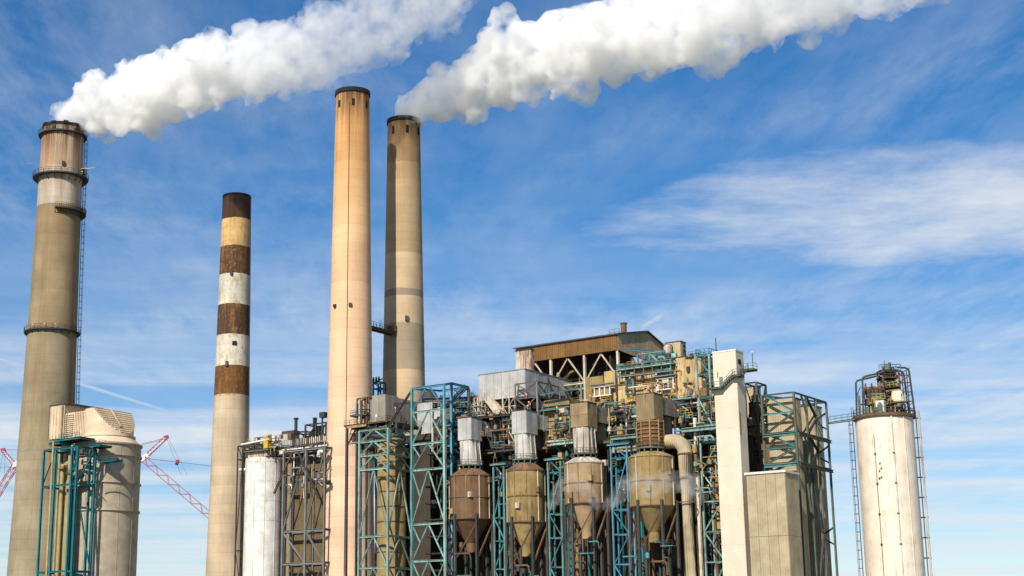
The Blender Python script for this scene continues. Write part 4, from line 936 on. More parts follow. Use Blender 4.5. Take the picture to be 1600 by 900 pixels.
bar('column', (u2, v2, 0), (u2, v2, z2), .5, BLUE, t); bar('column', (u2, v3, 0), (u2, v3, z2), .5, GRN, t); bar('column', (uB0, v3, 0), (uB0, v3, zB0), .5, TEAL, t)
bar('beam', (uB1, vB, zB0), (u2, v2, z2), .5, BLUE, t); bar('beam', (u2, v2, z2), (u2, v3, z2), .5, BLUE, t); bar('beam', (uB0, v3, z2), (u2, v3, z2), .5, BLUE, t); bar('beam', (uB0, vB, zB0), (uB0, v3, z2), .4, BLUE, t)
zz_ = z2
for k in range(6):
    zn = zz_ - 4.6
    deck(t, (u2 - 2.2, u2 + .1, v2 + .2, v3, zn), BLUE, BLUE if k < 3 else None, 'r', BLUE, name='landing')
    bar('brace', (u2, v2, zn), (u2, v3, zz_), .28, BLUE, t); bar('brace', (u2, v3, zn), (u2 - 4, v3, zz_), .26, DKST, t)
    stair_flight(t, (u2 - 1.6, v2 + .4, zn), (u2 - 1.6, v3 - .6, zn + 4.4), 1.0, DKST, (1, 0, 0), BLUE) if k < 4 else None
    zz_ = zn
bar('trolley_beam', (uB0 + .5, vB + 3, zB0 - 2.2), (u2 + 3, v3 + 6, zB0 - 1.0), .9, GREY_ST, t)
mk('ventilation_duct', MB().tube([(uB0 - 1, v3 + 3, zB0 - 2), (um, v3 + 2, zB0 - 1.4), (u2 + 4, v3 + 3, zB0 - 2.6)], .7, 12), GREY_ST, t, True)
bar('stay', (uc, vA, zA + .3), (uB0, vB, zB0 - .3), .4, DKST, t); bar('stay', (uc + 1.5, vA, zA + 5.2), (uB0, vB, zA + 5.0), .35, DKST, t); bar('stay', (uc + 2.2, vA, zA + 5), (uc + 4, vA, zA + 2), .35, DKST, t)
# dark clutter inside the frames
for k in range(8):
    z = 20 + k * 3.7; ubox('equipment_floor', (uB0 + .6, u2 - .6, vB + 4, v3 + 2, z, z + .3), DARK, t)
ubox('dark_back_sheet', (uB0 - 4, u2 + 4, v3 + 2.2, v3 + 2.6, 0, zM + .5), DARK, t)

clutter(t, uB0 + .6, u2 + 3, vB + 5, 34, zM + 3, 60, 84, (DKST, DKST, RUSTY, GREY_ST, TEALD), 5); clutter(t, u2 - 3, u2 + 6, v3 + 1, zM, zB0 - .5, 26, 85, (DKST, RUSTY, GREY_ST, BLUE), 3)
# duct house in front of the rear chimney
vh = -18.0
b = corner_box((602.3, 615.6), (581.6, 618.7), (622, 619), 0, vh); b[4] = pv(602, 661, vh)[1]
t = thing('duct_house', 'grey clad duct house between the two cream chimneys', 'building', (b[0], b[2], b[4]))
panels(t, b, GREYCLAD2, 2.1, 1, 'fr')
bl = (b[0] - 1.9, b[0] - .02, b[2] + .4, b[2] + 6, b[4] + .4, b[5] - .9); panels(t, bl, GREYCLAD2, 1.9, 1, 'f', core_name='side_bay')
vk = b[3]; br_ = (b[1] - 1, b[1] - .05, vk + .01, vk + 9, b[4], b[5] - .3); panels(t, br_, GREYCLAD2, 2.2, 1, 'r', core_name='rear_bay')
zf = b[4]; DHZ = zf; DHB = b
ubox('door', (b[1] + .09, b[1] + .13, b[2] + .6, b[2] + 1.5, zf + .1, zf + 2.4), BEIGED, t)
deck(t, (b[0] - 6, b[1] + 3.2, vh - 3.2, vk + 6, zf), DKST, DKST, 'fr', RUSTY)
for k in range(6): bar('column', (b[0] - 5.5 + k * 3, vh - 2.6, 0), (b[0] - 5.5 + k * 3, vh - 2.6, zf - .4), .45, DKST, t); bar('brace', (b[0] - 5.5 + k * 3, vh - 2.6, zf - 5), (b[0] - 2.5 + k * 3, vh - 2.6, zf - .6), .3, DKST, t)
ubox('underfloor_duct', (b[0] - 4, b[1] + 2, vh + .2, vk, zf - 5.5, zf - .6), DARK, t)
ubox('pale_floor_edge', (b[0] - 5, b[0] + 1, vh - 3.5, vh - 3.3, zf - .9, zf - .4), OCHRE, t)
lamp((b[1] + .5, b[2] + 3.2, zf + 4), t); lamp((b[1] + 1.5, vk + 3, zf + 4.2), t)
mk('inlet_hood', MB().lathe((b[1] + 5, vk + 6), [(1.9, b[5] - .6), (1.9, b[5] + .4), (1.4, b[5] + 1.3), (.5, b[5] + 1.7)], 20), DKST, t, True)
clutter(t, b[0] - 5, b[1] + 3, vh - 3, zf - 6, zf - .5, 34, 86, (DKST, DKST, RUSTY, GREY_ST, OCHRE), 2)
# pipe platform against the cream chimney
uu, zz_ = pv(566, 622, -19)
t = thing('chimney_platform', 'rusty pipe platform clinging to the right side of the bright cream chimney', 'platform', (uu, -19, zf))
frame_tower(t, [uu - 1.6, uu + 1.4], [-19, -16], [zf - 6, zf, zf + 3.6, zz_], RUSTY, .35, .25, 'Z', 'f')
for z in (zf - 3, zf + 2.6): deck(t, (uu - 3.4, uu + 1.4, -19.4, -14, z), RUSTY, DKST, 'fl', GRN)
ubox('cabinet', (uu - 3.2, uu - 1.8, -19, -17.8, zf + 2.7, zf + 5.4), PEEL, t); mk('riser_pipe', MB().tube([(uu, -19.3, 14), (uu, -19.3, zz_ - .6), (uu + .8, -18, zz_)], .3, 8), DKST, t, True)
for k in range(2): mk('riser_pipe', MB().tube([(uu - .7 + .6 * k, -19.2, zf), (uu - .7 + .6 * k, -19.2, zz_ - .3)], .2, 8), PEEL, t, True)
# teal pipes seen between the pair of chimneys
q = at(590, 595, 392); t = thing('pipe_rack', 'dark teal valve rack seen in the gap between the cream chimneys', 'pipe rack', (q.x, q.y, 0))
frame_tower(t, [q.x - 1.4, q.x + 1.0], [q.y, q.y + 2], [0, q.z - 6, q.z - 2, q.z - .4], TEALD, .4, .28, 'Z', 'f')
for k in range(3): mk('valve', MB().lathe((q.x - 1.2 + k * .9, q.y - .2), [(.3, q.z - .4), (.3, q.z + .5), (.15, q.z + 1.1)], 10), TEALD, t, True)
bar('pipe', (q.x - 2.6, q.y, q.z - 1), (q.x + 1.6, q.y, q.z + .4), .35, DKST, t, 'round')
# pale building seen through the hoist frame
b = corner_box((672, 626), (655, 628), (748, 645), 0, -6); b[5] = pv(672, 627, -6)[1]
b = [pv(652, 628, -8)[0], pv(694, 622, -8)[0], -8, 6, 0, pv(690, 626, -8)[1]]
t = thing('pale_house', 'pale grey clad house seen through the blue hoist frame', 'building', (b[0], b[2], 0))
b[4] = b[5] - 12; panels(t, b, GREYCLAD, 2.2, 1, 'fr'); ubox('base', (b[0], b[1], b[2] + .3, b[3], 0, b[4]), DARK, t)
bq = [b[1] + .3, b[1] + 9, -6, 2, b[4], b[5] - 1.5]; panels(t, bq, GREYCLAD2, 2.2, 1, 'fr', core_name='annex')
railing([(b[1], -8.2, b[5]), (b[1] + 9, -6.2, b[5] - 1.4)], DKST, t, 1.2, .1)
for k in range(6): ubox('roof_fan', (b[1] + .6 + 1.4 * k, b[1] + 1.6 + 1.4 * k, -5.5, -4.4, b[5] - 1.5, b[5] - .6 + .5 * (k % 3)), random.choice((DKST, GREY_ST, RUSTY)), t)
for px, py in ((701, 611), (735, 607), (712, 613)): qq = pv(px, py, -9); lamp((qq[0], -9, qq[1]), t)

# ------------------------------------------------------------------ west cluster: white tank, gallery and sheds between the banded and cream chimneys
vc = -14.0
k1 = (401 * .9724 + 40 * .233) / F_PX
wt = at(414, 718, 396); rt = 29.5 * k1
t = thing('storage_tank', 'chipped white round tank with a corrugated skirted deck on top', 'tank', (wt.x, wt.y, 0))
d = mk('shell', MB().lathe((wt.x, wt.y), [(rt, 0), (rt, wt.z), (rt * .98, wt.z + .1)], 56), TANKW, t, True)
for k in range(11):
    a = 2 * math.pi * k / 11 + .35; bar('stave', (wt.x + rt * math.cos(a), wt.y + rt * math.sin(a), 0), (wt.x + rt * math.cos(a), wt.y + rt * math.sin(a), wt.z), .16, WHITE_ST, d)
for k in range(4): mk('hoop', MB().lathe((wt.x, wt.y), [(rt, wt.z - 1 - 5 * k), (rt + .05, wt.z - 1 - 5 * k), (rt + .05, wt.z - .9 - 5 * k), (rt, wt.z - .9 - 5 * k)], 48, False), TANKW, d, True)
b = corner_box((418, 703.5), (388, 707), (437, 707), wt.z + .15, wt.y - rt * .72)
s = panels(t, b, RUSTW, .75, 1, 'frl', core=DKST, core_name='skirt')
deck(t, (b[0] - .8, b[1] + .8, b[2] - .8, b[3] + .8, b[5] + .3), CREAM_ST, GRN, 'fr', GREY_ST)
zt_ = pv(425, 688, b[2])[1]
frame_tower(t, [b[0] - 1.2, (b[0] + b[1]) / 2, b[1] + .4], [b[2] - .6, b[3]], [b[5] + .4, zt_], DKST, .35, .22, 'Z', 'f')
bar('header_pipe', (b[0] - 1.8, b[2] - .8, zt_ - .4), (b[1] + 1.4, b[2] - .8, zt_ + .2), .55, WHITE_ST, t, 'round'); bar('header_pipe', (b[0] - 1.8, b[2] + 1.2, zt_ - 1.6), (b[1] + 1.4, b[2] + 1.2, zt_ - 1.2), .4, OCHRE, t, 'round')
ubox('yellow_cabinet', (b[1] - .5, b[1] + .9, b[2] - 1, b[2], b[5] + .4, b[5] + 3.6), YEL, t)
for k in range(7): ubox('pump', (b[0] + k * 1.1, b[0] + k * 1.1 + .7, b[2] + .2, b[2] + 1.2, b[5] + .4, b[5] + 1.2 + .5 * (k % 3)), random.choice((DKST, OCHRE, RUSTY)), t)
mk('side_pipe', MB().tube([(b[0] - 3, b[2], wt.z - 2.6), (b[0] - .4, b[2] + 1, wt.z - 2.6)], .45, 12), WHITE_ST, t, True)
frame_tower(t, [b[0] - 3.4, b[0] - 1.6], [b[2] - .4, b[2] + 2], [0, 12, 20, 28, wt.z, zt_ - .6], DKST, .35, .2, 'Z', 'f')
clutter(t, b[0] - 1.5, b[1] + 1.5, b[2] - .6, b[5] + .2, b[5] + 4, 34, 88, (DKST, RUSTY, OCHRE, WHITE_ST, GREY_ST), 4)
# grey shed behind
b = corner_box((455, 677), (402, 684), (468, 678.5), 0, 12)
t = thing('grey_shed', 'long pale grey shed roof showing behind the white tank', 'building', (b[0], b[2], 0))
b[4] = b[5] - 10; panels(t, b, GREYCLAD, 2.2, 1, 'fr'); ubox('base', (b[0], b[1], b[2] + .3, b[3], 0, b[4]), GREYCLAD2, t)
mk('flue', MB().lathe((b[1] - 1, b[2] + 3), [(.45, b[5]), (.45, b[5] + 4.2), (.7, b[5] + 4.3), (.7, b[5] + 4.7)], 14), DKST, t, True)
ubox('roof_unit', (b[1] - 4, b[1] + .6, b[2] + .5, b[2] + 3, b[5], b[5] + .9), DKST, t)
# conveyor gallery
vg = -8.0; u0, z0 = pv(436, 694, vg); u1, z1 = pv(506, 683, vg)
t = thing('conveyor_gallery', 'rusty cream conveyor gallery with a picket skirt left of the cream chimney', 'gallery', (u0, vg, z0 - 4))
ubox('gallery_body', (u0, u1 + 4, vg, vg + 3, z1 - 3.2, z1 - 1.7), GREYCLAD, t); ubox('gallery_floor', (u0 - 2, u1 + 4, vg - .4, vg + 3.4, z1 - 3.6, z1 - 3.25), DKST, t)
n_ = 26
for k in range(n_):
    u = u0 + (u1 - u0 + 2) * k / n_; ubox('picket', (u, u + .28, vg - .35, vg - .2, z1 - 1.6, z1 + .2 + .25 * (k % 2)), random.choice((CREAM_ST, CREAM_ST, RUSTY)), t)
    if k % 2: ubox('panel', (u - .6, u + .5, vg - .12, vg - .02, z1 - 3.1, z1 - 1.7), TANKW, t)
bar('skirt_beam', (u0 - 2, vg - .4, z1 - 1.6), (u1 + 3, vg - .4, z1 - 1.4), .3, DKST, t)
# dark beam trestle under the gallery
vg2 = -12.0; u0, z0 = pv(444, 696, vg2); u1 = pv(508, 704, vg2)[0]
t = thing('trestle', 'dark grey steel trestle under the conveyor gallery', 'frame', (u0, vg2, 0))
frame_tower(t, [u0, u0 + (u1 - u0) * .55, u1], [vg2, vg2 + 3], [0, 14, 24, 32, z0 - 1.6], GREY_ST, .6, .45, 'Z', 'f', GREY_ST, wb=.7)
bar('brace', (u0 + 3, vg2 - .2, z0 - 2), (u0 - 3, vg2 - .2, z0 - 12), .45, RUSTY, t); bar('brace', (u0 + 5, vg2 - .2, z0 - 2.2), (u0 + 12, vg2 - .2, z0 - 14), .45, DKST, t)
ubox('dark_backing', (u0 + 1, u1, vg2 + 3.2, vg2 + 3.6, 0, z0 - 5), DARKB, t); clutter(t, u0 - 2, u1, vg2 - .4, z0 - 12, z0 + 2.5, 44, 89, (DKST, RUSTY, GREY_ST, CREAM_ST, TANKW), 3)
b = corner_box((486, 712), (449, 716), (520, 718), 0, -6)
t = thing('beige_bin', 'beige clad bin house behind the dark trestle', 'building', (b[0], b[2], 0)); panels(t, b, OLIVECLAD, 2.0, 3, 'fr')
for k in range(4): bar('corner_post', (b[0] + (b[1] - b[0]) * k / 3, b[2] - .4, 0), (b[0] + (b[1] - b[0]) * k / 3, b[2] - .4, b[5]), .4, CREAM_ST if k == 3 else DKST, t)
# black steel on the roof line left of the chimney
vk = 2.0; u0, z0 = pv(459, 681, vk); u1 = pv(510, 678, vk)[0]; zt_ = pv(478, 664, vk)[1]
t = thing('roof_steelwork', 'black skeletal roof steelwork left of the bright cream chimney', 'frame', (u0, vk, z0 - 4))
um = u0 + (u1 - u0) * .36
frame_tower(t, [u0, um], [vk, vk + 4], [z0 - 14, z0 - 3, z0 + .8], DKST, .6, .3, 'none', ''); frame_tower(t, [um, um + (u1 - um) * .5, u1], [vk, vk + 4], [z0 - 14, z0 - 2, zt_], DKST, .5, .3, 'Z', 'f')
for k in range(6): ubox('machine', (um - 1 + 1.9 * k, um + .4 + 1.9 * k, vk + .6, vk + 2.6, z0 - 2.6, z0 - .2 + 1.1 * (k % 3)), random.choice((DKST, DKST, RUSTY, TEALD)), t)
mk('exhaust', MB().lathe((um + 2.4, vk + 1), [(.55, z0), (.55, zt_ + 1.6), (.7, zt_ + 1.8)], 14), BLACK, t, True)
bar('standpipe', (u1 - .6, vk - 1, 0), (u1 - .6, vk - 1, zt_ + 1.9), .5, DKST, t, 'round'); ubox('hood', (u1 - 1.2, u1 + .5, vk - 1.6, vk, zt_ + 1.2, zt_ + 2.6), DKST, t)

# ------------------------------------------------------------------ west absorber vessel with slanted outlet hood
vW = P1[1]; kw = (384 * .9724 + 50 * .233) / F_PX
uT, zR1 = pv(170, 684, vW); zR2 = pv(170, 697.5, vW)[1]; zR3 = pv(170, 715, vW)[1]; rU, rL = 40 * kw, 52 * kw
t = thing('absorber_vessel', 'big cream absorber vessel with a slanted ribbed outlet hood beside the olive chimney', 'vessel', (uT, vW, 0))
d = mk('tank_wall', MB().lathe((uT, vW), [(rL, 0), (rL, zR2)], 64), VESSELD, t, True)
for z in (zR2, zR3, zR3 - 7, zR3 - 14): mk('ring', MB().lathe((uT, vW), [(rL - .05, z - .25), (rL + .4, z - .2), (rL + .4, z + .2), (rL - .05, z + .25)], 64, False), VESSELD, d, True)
for k in range(12):
    a = 2 * math.pi * k / 12 + .2; bar('seam', (uT + rL * math.cos(a), vW + rL * math.sin(a), 1), (uT + rL * math.cos(a), vW + rL * math.sin(a), zR2), .12, VESSELD, d)
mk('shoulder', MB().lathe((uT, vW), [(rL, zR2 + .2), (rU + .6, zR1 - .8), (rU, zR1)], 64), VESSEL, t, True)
mk('ring', MB().lathe((uT, vW), [(rU - .05, zR1 - .25), (rU + .45, zR1 - .2), (rU + .45, zR1 + .2), (rU - .05, zR1 + .25)], 64, False), VESSEL, t, True)
vF = vW - rU * .97
uH, zH = pv(148, 637, vW - rU * .9)
uH -= 0; zTop = zH
slope = (zTop - zR1 - .6) / (uT + rU - .15 - uH)
nh = 64; lo = []; hi = []
for k in range(nh):
    a = 2 * math.pi * k / nh; u, v = uT + rU * .985 * math.cos(a), vW + rU * .985 * math.sin(a)
    lo.append((u, v, zR1)); hi.append((u, v, min(zTop, zTop - slope * (u - uH))))
m_ = MB(); m_.add(lo + hi, [(k, (k + 1) % nh, nh + (k + 1) % nh, nh + k) for k in range(nh)] + [(nh + k, nh + k + 1, nh + (nh - k - 1) % nh, nh + (nh - k) % nh) for k in range(1, nh // 2 - 1)] + [(nh, nh + 1, 2 * nh - 1), (nh + nh // 2 - 1, nh + nh // 2, nh + nh // 2 + 1)])
hood = mk('outlet_hood', m_, VESSEL, t, False)
nr = 10
for i in range(nr):
    f = (i + .6) / nr; u = uH + (uT + rU * .97 - uH) * f; hwid = math.sqrt(max(.1, (rU * .985) ** 2 - (u - uT) ** 2)); z = zTop - slope * (u - uH)
    q_ = math.atan(slope)
    bar('rib', (u + .25, vW - hwid, z + .25), (u + .25, vW + hwid, z + .25), .24, VESSEL, hood, 'box')
bar('spine', (uH + .3, vW - .6, zTop + .3), (uT + rU * .8, vW - .6, zTop - slope * (uT + rU * .8 - uH) + .5), .5, CREAM_ST, hood, 'box')
wd = rU * .86
u_ch = pv(86, 640, vW - wd)[0]
duct_z0 = zR1 + .2
d = ubox('outlet_duct', (u_ch, uH - .1, vW - wd, vW + wd, duct_z0, zTop - .35), VESSEL, t)
uj = pv(118, 643, vW - wd)[0]; uk = pv(83, 640, vW - wd)[0]
for k in range(12):
    u = uj + (uH - .6 - uj) * k / 11; ubox('rib', (u, u + .22, vW - wd - .32, vW - wd - .002, duct_z0, zTop - .4 - .02 * k), VESSEL, d)
for k in range(11):
    z = duct_z0 + .4 + (zTop - duct_z0 - 1.4) * k / 10; ubox('slat', (pv(98, 650, vW - wd)[0], uj - .5, vW - wd - .3, vW - wd - .002, z, z + .28), VESSEL, d)
ubox('access_panel', (uj + 2.6, uj + 5, vW - wd - .16, vW - wd - .003, duct_z0 + .6, duct_z0 + 3.6), CREAM_ST, d)
ch_ = (uk, pv(98, 640, vW - wd - 1)[0], vW - wd - .8, vW + wd, duct_z0, pv(86, 634, vW - wd - .8)[1])
ubox('inlet_collar', ch_, VESSEL, t)
for k in range(5): ubox('rib', (ch_[0] + .1 + k * (ch_[1] - ch_[0] - .3) / 4, ch_[0] + .3 + k * (ch_[1] - ch_[0] - .3) / 4, ch_[2] - .22, ch_[2] - .002, ch_[4], ch_[5] - .2), VESSEL, t)
ubox('collar_trim', (ch_[0] - .25, ch_[0] - .01, ch_[2] - .2, ch_[3], ch_[4], ch_[5] + .25), DKST, t); ubox('collar_trim', (ch_[0] - .25, ch_[1] + 2, ch_[2] - .2, ch_[3], ch_[5] + .01, ch_[5] + .3), DKST, t)
bar('riser_pipe', (ch_[1] + .2, ch_[2] - .6, 8), (ch_[1] + .2, ch_[2] - .6, ch_[5] - .4), .55, PIPE, t, 'round'); bar('riser_pipe', (ch_[1] + 1.2, ch_[2] - .6, duct_z0 - 1), (ch_[1] + 1.2, ch_[2] - .6, ch_[5] - .4), .3, CREAM_ST, t, 'round')
railing([(uk, vW - wd - .5, ch_[5] + .3), (uH - 2, vW - wd, zTop - .3)], DKST, t, .9, .05, 3)
# deep-teal pipe frame in front of it
vT = vW - 15; ucn, zt_ = pv(122, 696.5, vT); u0 = pv(69, 705.5, vT)[0]; v1 = pu(150, 700, ucn)[0]; zt_ = (zt_ + pv(69, 705.5, vT)[1]) / 2
t = thing('teal_pipe_frame', 'deep teal steel pipe frame at the foot of the olive chimney', 'frame', (u0, vT, 0))
us4 = [u0, u0 + (ucn - u0) * .36, u0 + (ucn - u0) * .84, ucn]
frame_tower(t, us4, [vT, v1], [0, 12, 22, zt_ - 9.2, zt_], TEALD, .66, .36, 'Z', 'r', TEALD, wb=.6)
bar('brace', (us4[0], vT, zt_ - 9), (us4[1], vT, zt_), .2, DKST, t); bar('brace', (us4[2], vT, zt_ - 6), (us4[3], vT, zt_ - 3.4), .35, TEALD, t); bar('beam', (us4[2], vT, zt_ - 5.4), (us4[3], vT, zt_ - 5.4), .5, TEALD, t)
deck(t, (pv(87, 684, vT + 2)[0], pv(124, 684, vT + 2)[0], vT + 2, vT + 7, pv(100, 685, vT + 2)[1]), TEALD, TEALD, 'f', TEALD, beam=.55)
deck(t, (pv(77, 690, vT + 1)[0], pv(92, 690, vT + 1)[0], vT + 1, vT + 5, pv(84, 691, vT + 1)[1]), TEALD, None, '', TEALD, beam=.6)
deck(t, (ucn - 1, ucn + 3, v1 - 1.5, v1 + 2.5, zt_ + .8), TEALD, DKST, 'fr', TEALD, beam=.5); deck(t, (ucn + .5, ucn + 6.5, v1 + 1, v1 + 3, zt_ - 3), TEALD, GRN, 'f', TEALD, beam=.4)
bar('brace', (ucn + .6, v1 + 1, zt_ - 9), (ucn + 5.5, v1 + 1, zt_ - 3.2), .2, TEALD, t)
for k, (dx, zt2, r_) in enumerate(((2.2, -3.2, .85), (4.4, -6.2, .7))):
    u = us4[1] + dx; zz_ = zt_ + zt2
    mk('elbow_pipe', MB().tube([(u - 2.6, vT + 3, 8), (u - 2.6, vT + 3, zz_ - 2.2)] + [(u - 2.6 + 2.2 * (1 - math.cos(R(a))), vT + 3 + .6 * math.sin(R(a)), zz_ - 2.2 + 2.2 * math.sin(R(a))) for a in range(15, 91, 15)] + [(u + 1.4, vT + 3.8, zz_)], r_, 14), PIPE, t, True)
for px in (98, 109): u = pv(px, 730, vT + 2)[0]; bar('stand_pipe', (u, vT + 2, 6), (u, vT + 2, zt_ - (1.8 if px > 100 else 4)), 1.0, PIPE, t, 'round'); ball('pipe_cap', (u, vT + 2, zt_ - (1.8 if px > 100 else 4)), 1.05, PEEL, t)
u = pv(82, 720, vT - .4)[0]; bar('stand_pipe', (u, vT - .4, 4), (u, vT - .4, zt_ + 2), .55, PIPE, t, 'round')

clutter(t, u0 + .5, ucn, vT + .6, zt_ - 8, zt_ + .5, 22, 91, (TEALD, DKST, PIPE, RUSTY), 5)
# ------------------------------------------------------------------ cranes far behind
def lattice(par, a, b, w, m, m2, n, name='boom', fr=Matrix.Identity(4)):
    """four chords with lacing between them, as one boom section"""
    a, b = Vector(a), Vector(b); d = (b - a).normalized(); s = d.cross(Vector((0, 1, 0))).normalized(); q = d.cross(s)
    for k in range(2):
        mb = MB()
        if k == 0:
            for i in (-1, 1):
                for j in (-1, 1): mb.bar(a + s * i * w + q * j * w, b + s * i * w + q * j * w, .2)
        else:
            for i in range(n):
                p0, p1 = a.lerp(b, i / n), a.lerp(b, (i + 1) / n); f = 1 if i % 2 else -1
                for j in (-1, 1):
                    mb.bar(p0 + s * w * f + q * j * w, p1 - s * w * f + q * j * w, .13); mb.bar(p0 + q * w * f + s * j * w, p1 - q * w * f + s * j * w, .13)
        if k == 0: root = mk(name, mb, m, par, frame=fr)
        else: mk('lacing', mb, m2, root, frame=fr)
I4 = Matrix.Identity(4); Yc = 560
def crane(label, foot, knee, tip, stay, hook, Y, tail=None):
    W_ = lambda p: W(p[0], p[1], Y)
    f0 = W_(foot); k0 = W_(knee); base = k0 + (f0 - k0) * (k0.z / max(1, (k0.z - f0.z))); base.z = 0
    t = thing('lattice_crane', label, 'crane', (base.x, base.y, 0), 'lattice boom cranes behind the chimneys', I4)
    lattice(t, base + Vector((0, 0, 3)), k0, 1.1, CRANE_R, CRANE_R, 40, 'main_boom', I4)
    lattice(t, k0, W_(tip), .6, CRANE_R, CRANE_W, 16, 'jib', I4)
    mk('boom_head', MB().bar(W_(tip) - Vector((.6, 0, 0)), W_(tip) + Vector((1.0, 0, .4)), 1.2), CRANE_R, t, frame=I4)
    mk('knee_joint', MB().bar(k0 + Vector((-1.6, 0, -1)), k0 + Vector((1.6, 0, 1.4)), 1.7), CRANE_W, t, frame=I4)
    mk('carrier', MB().box(base.x - 6, base.x + 6, base.y - 3, base.y + 3, 1.2, 4.2), CRANE_R, t, frame=I4)
    mk('tracks', MB().box(base.x - 5, base.x + 5, base.y - 4.4, base.y - 3.1, 0, 1.6).box(base.x - 5, base.x + 5, base.y + 3.1, base.y + 4.4, 0, 1.6), BLACK, t, frame=I4)
    for s_ in stay: bar('pendant', W_(s_[0]), W_(s_[1]), .2, CABLE if len(s_) < 3 else CRANE_R, t, 'round', I4)
    if hook:
        for dx in (0, 2.2): h_ = W_(hook[1]); bar('hoist_rope', W_(hook[0]) + Vector((dx * .3, 0, 0)), h_ + Vector((dx, 0, 0)), .12, CABLE, t, 'round', I4)
    return t
t = crane('red and white luffing lattice crane right of the cream absorber vessel', (252, 742), (224, 717), (259, 684), [((259, 684), (220, 694)), ((258, 686), (219, 696)), ((226, 716), (277, 722), 1), ((277, 722), (330, 728))], ((261, 686), (283, 742)), Yc)
mk('hook_block', MB().bar(W(275, 722, Yc), W(279, 723, Yc), 1.5, 8), CRANE_R, t, frame=I4)
crane('red lattice crane tip at the far left edge behind the olive chimney', (15, 742), (24, 727), (4, 704), [((4, 704), (30, 702)), ((24, 727), (-10, 733))], ((5, 706), (-2, 742)), Yc + 20)

# ------------------------------------------------------------------ storage silo on the right
sp = at(1381, 652, 310); ks = (310 * .9724 + 48 * .233) / F_PX; rs = 43.5 * ks; zS = sp.z; sc_ = (sp.x, sp.y)
t = thing('storage_silo', 'cream round storage silo with rusty rooftop steelwork at far right', 'silo', (sp.x, sp.y, 0))
d = mk('shell', MB().lathe(sc_, [(rs, 0), (rs, zS - .3), (rs - .4, zS + .1)], 72), SILO, t, True)
mk('top_rim', MB().lathe(sc_, [(rs, zS - .5), (rs + .45, zS - .45), (rs + .45, zS + .15), (rs - .5, zS + .2)], 72, False), RUSTY, t, True)
mk('roof_plate', MB().lathe(sc_, [(rs - .3, zS), (.2, zS + .9)], 48), RUSTY, t)
for k, dg in enumerate((-22, 14, 40)):
    a = face_angle(sc_, dg); p = lambda z: (sp.x + (rs + .12) * math.cos(a), sp.y + (rs + .12) * math.sin(a), z)
    bar('conduit', p(2), p(zS - (4 if k == 0 else .3)), (.13, .3, .15)[k], (RUSTY, WHITE_ST, SILO)[k], t, 'round')
    if k < 2:
        for z in (zS - 8, zS - 14, zS - 20, zS - 26):
            ball('bracket', p(z), .55, RUSTY, t)
for dg, z in ((-14, zS - 10), (-16, zS - 11.5), (-13, zS - 12.8), (-17, zS - 13), (-12, zS - 11)): wall_box(t, sc_, [(rs, 0), (rs, 60)], z, dg, .3, .35, .15, RUSTY, 'bolt_plate')
a = face_angle(sc_, -86); o_ = Vector((math.cos(a), math.sin(a), 0)); c0 = Vector((sp.x, sp.y, 0))
ladder(c0 + o_ * (rs + .5) + Vector((0, 0, 4)), c0 + o_ * (rs + .5) + Vector((0, 0, zS)), DKST, t, o_, .5)
# right-hand riser pipe with brackets
a = face_angle(sc_, 88); o2 = Vector((math.cos(a), math.sin(a), 0)); pr = lambda z, e=1.1: c0 + o2 * (rs + e) + Vector((0, 0, z))
bar('riser_pipe', pr(3), pr(zS + 1), .45, PEEL, t, 'round'); bar('riser_pipe', pr(3, .5), pr(zS + 1, .5), .22, DKST, t, 'round')
for k in range(9): bar('bracket', pr(zS - .5 - 4 * k, -.2), pr(zS - .5 - 4 * k, 1.4), .25, DKST, t)
railing([c0 + Vector(((rs + .3) * math.cos(2 * math.pi * k / 30), (rs + .3) * math.sin(2 * math.pi * k / 30), zS + .2)) for k in range(30)], GRN, t, 1.1, .07, 2, True)
# rooftop steelwork
E_ = Vector((math.cos(PSI), math.sin(PSI), 0)); N_ = Vector((-math.sin(PSI), math.cos(PSI), 0))   # across and along the line of sight, in plant axes
HS = .77                                                                                            # storey scale of the headhouse
def rp(x, y, z): return c0 + E_ * x * 1.06 + N_ * y + Vector((0, 0, zS + z * HS))
r_ = thing('silo_headhouse', 'rusty skeletal headhouse of pipes, cyclone and hoist tower on the cream silo', 'machinery', (sp.x, sp.y, zS))
tower = [(-.2, -2), (2.9, -2), (2.9, 1.4), (-.2, 1.4)]
lv = [0, 2.6, 5.2, 7.8, 10.4, 12.2]
for x, y in tower: bar('column', rp(x, y, 0), rp(x, y, 12.2), .35, RUSTY, r_)
for i, z in enumerate(lv[1:]):
    for (x, y), (x2, y2) in zip(tower, tower[1:] + tower[:1]):
        bar('beam', rp(x, y, z), rp(x2, y2, z), .32, RUSTY if i % 2 else DKST, r_); bar('brace', rp(x, y, lv[i]), rp(x2, y2, z), .2, DKST, r_)
    mk('floor', MB().add([rp(x * 1.02 - .4, y, z) for x, y in tower] + [rp(x * 1.02 - .4, y, z + .15) for x, y in tower], [(3, 2, 1, 0), (4, 5, 6, 7), (0, 1, 5, 4), (1, 2, 6, 5), (2, 3, 7, 6), (3, 0, 4, 7)]), DKST, r_)
    railing([rp(-.9, -2.3, z + .15), rp(3.3, -2.3, z + .15)], DKST, r_, 1.0, .08, 1.2)
    for k in range(4): mk('machine', MB().lathe(tuple(rp(.4 + .7 * k, -1 + .4 * k, 0))[:2], [(.35 + .1 * (k % 2), zS + z * HS + .2), (.3, zS + z * HS + 1.1 + .4 * (k % 3))], 10), random.choice((RUSTY, DKST, OCHRE, TEALD)), r_, True)
bar('mast', rp(.6, -1, 12.2), rp(.6, -1, 15), .12, DKST, r_, 'round')
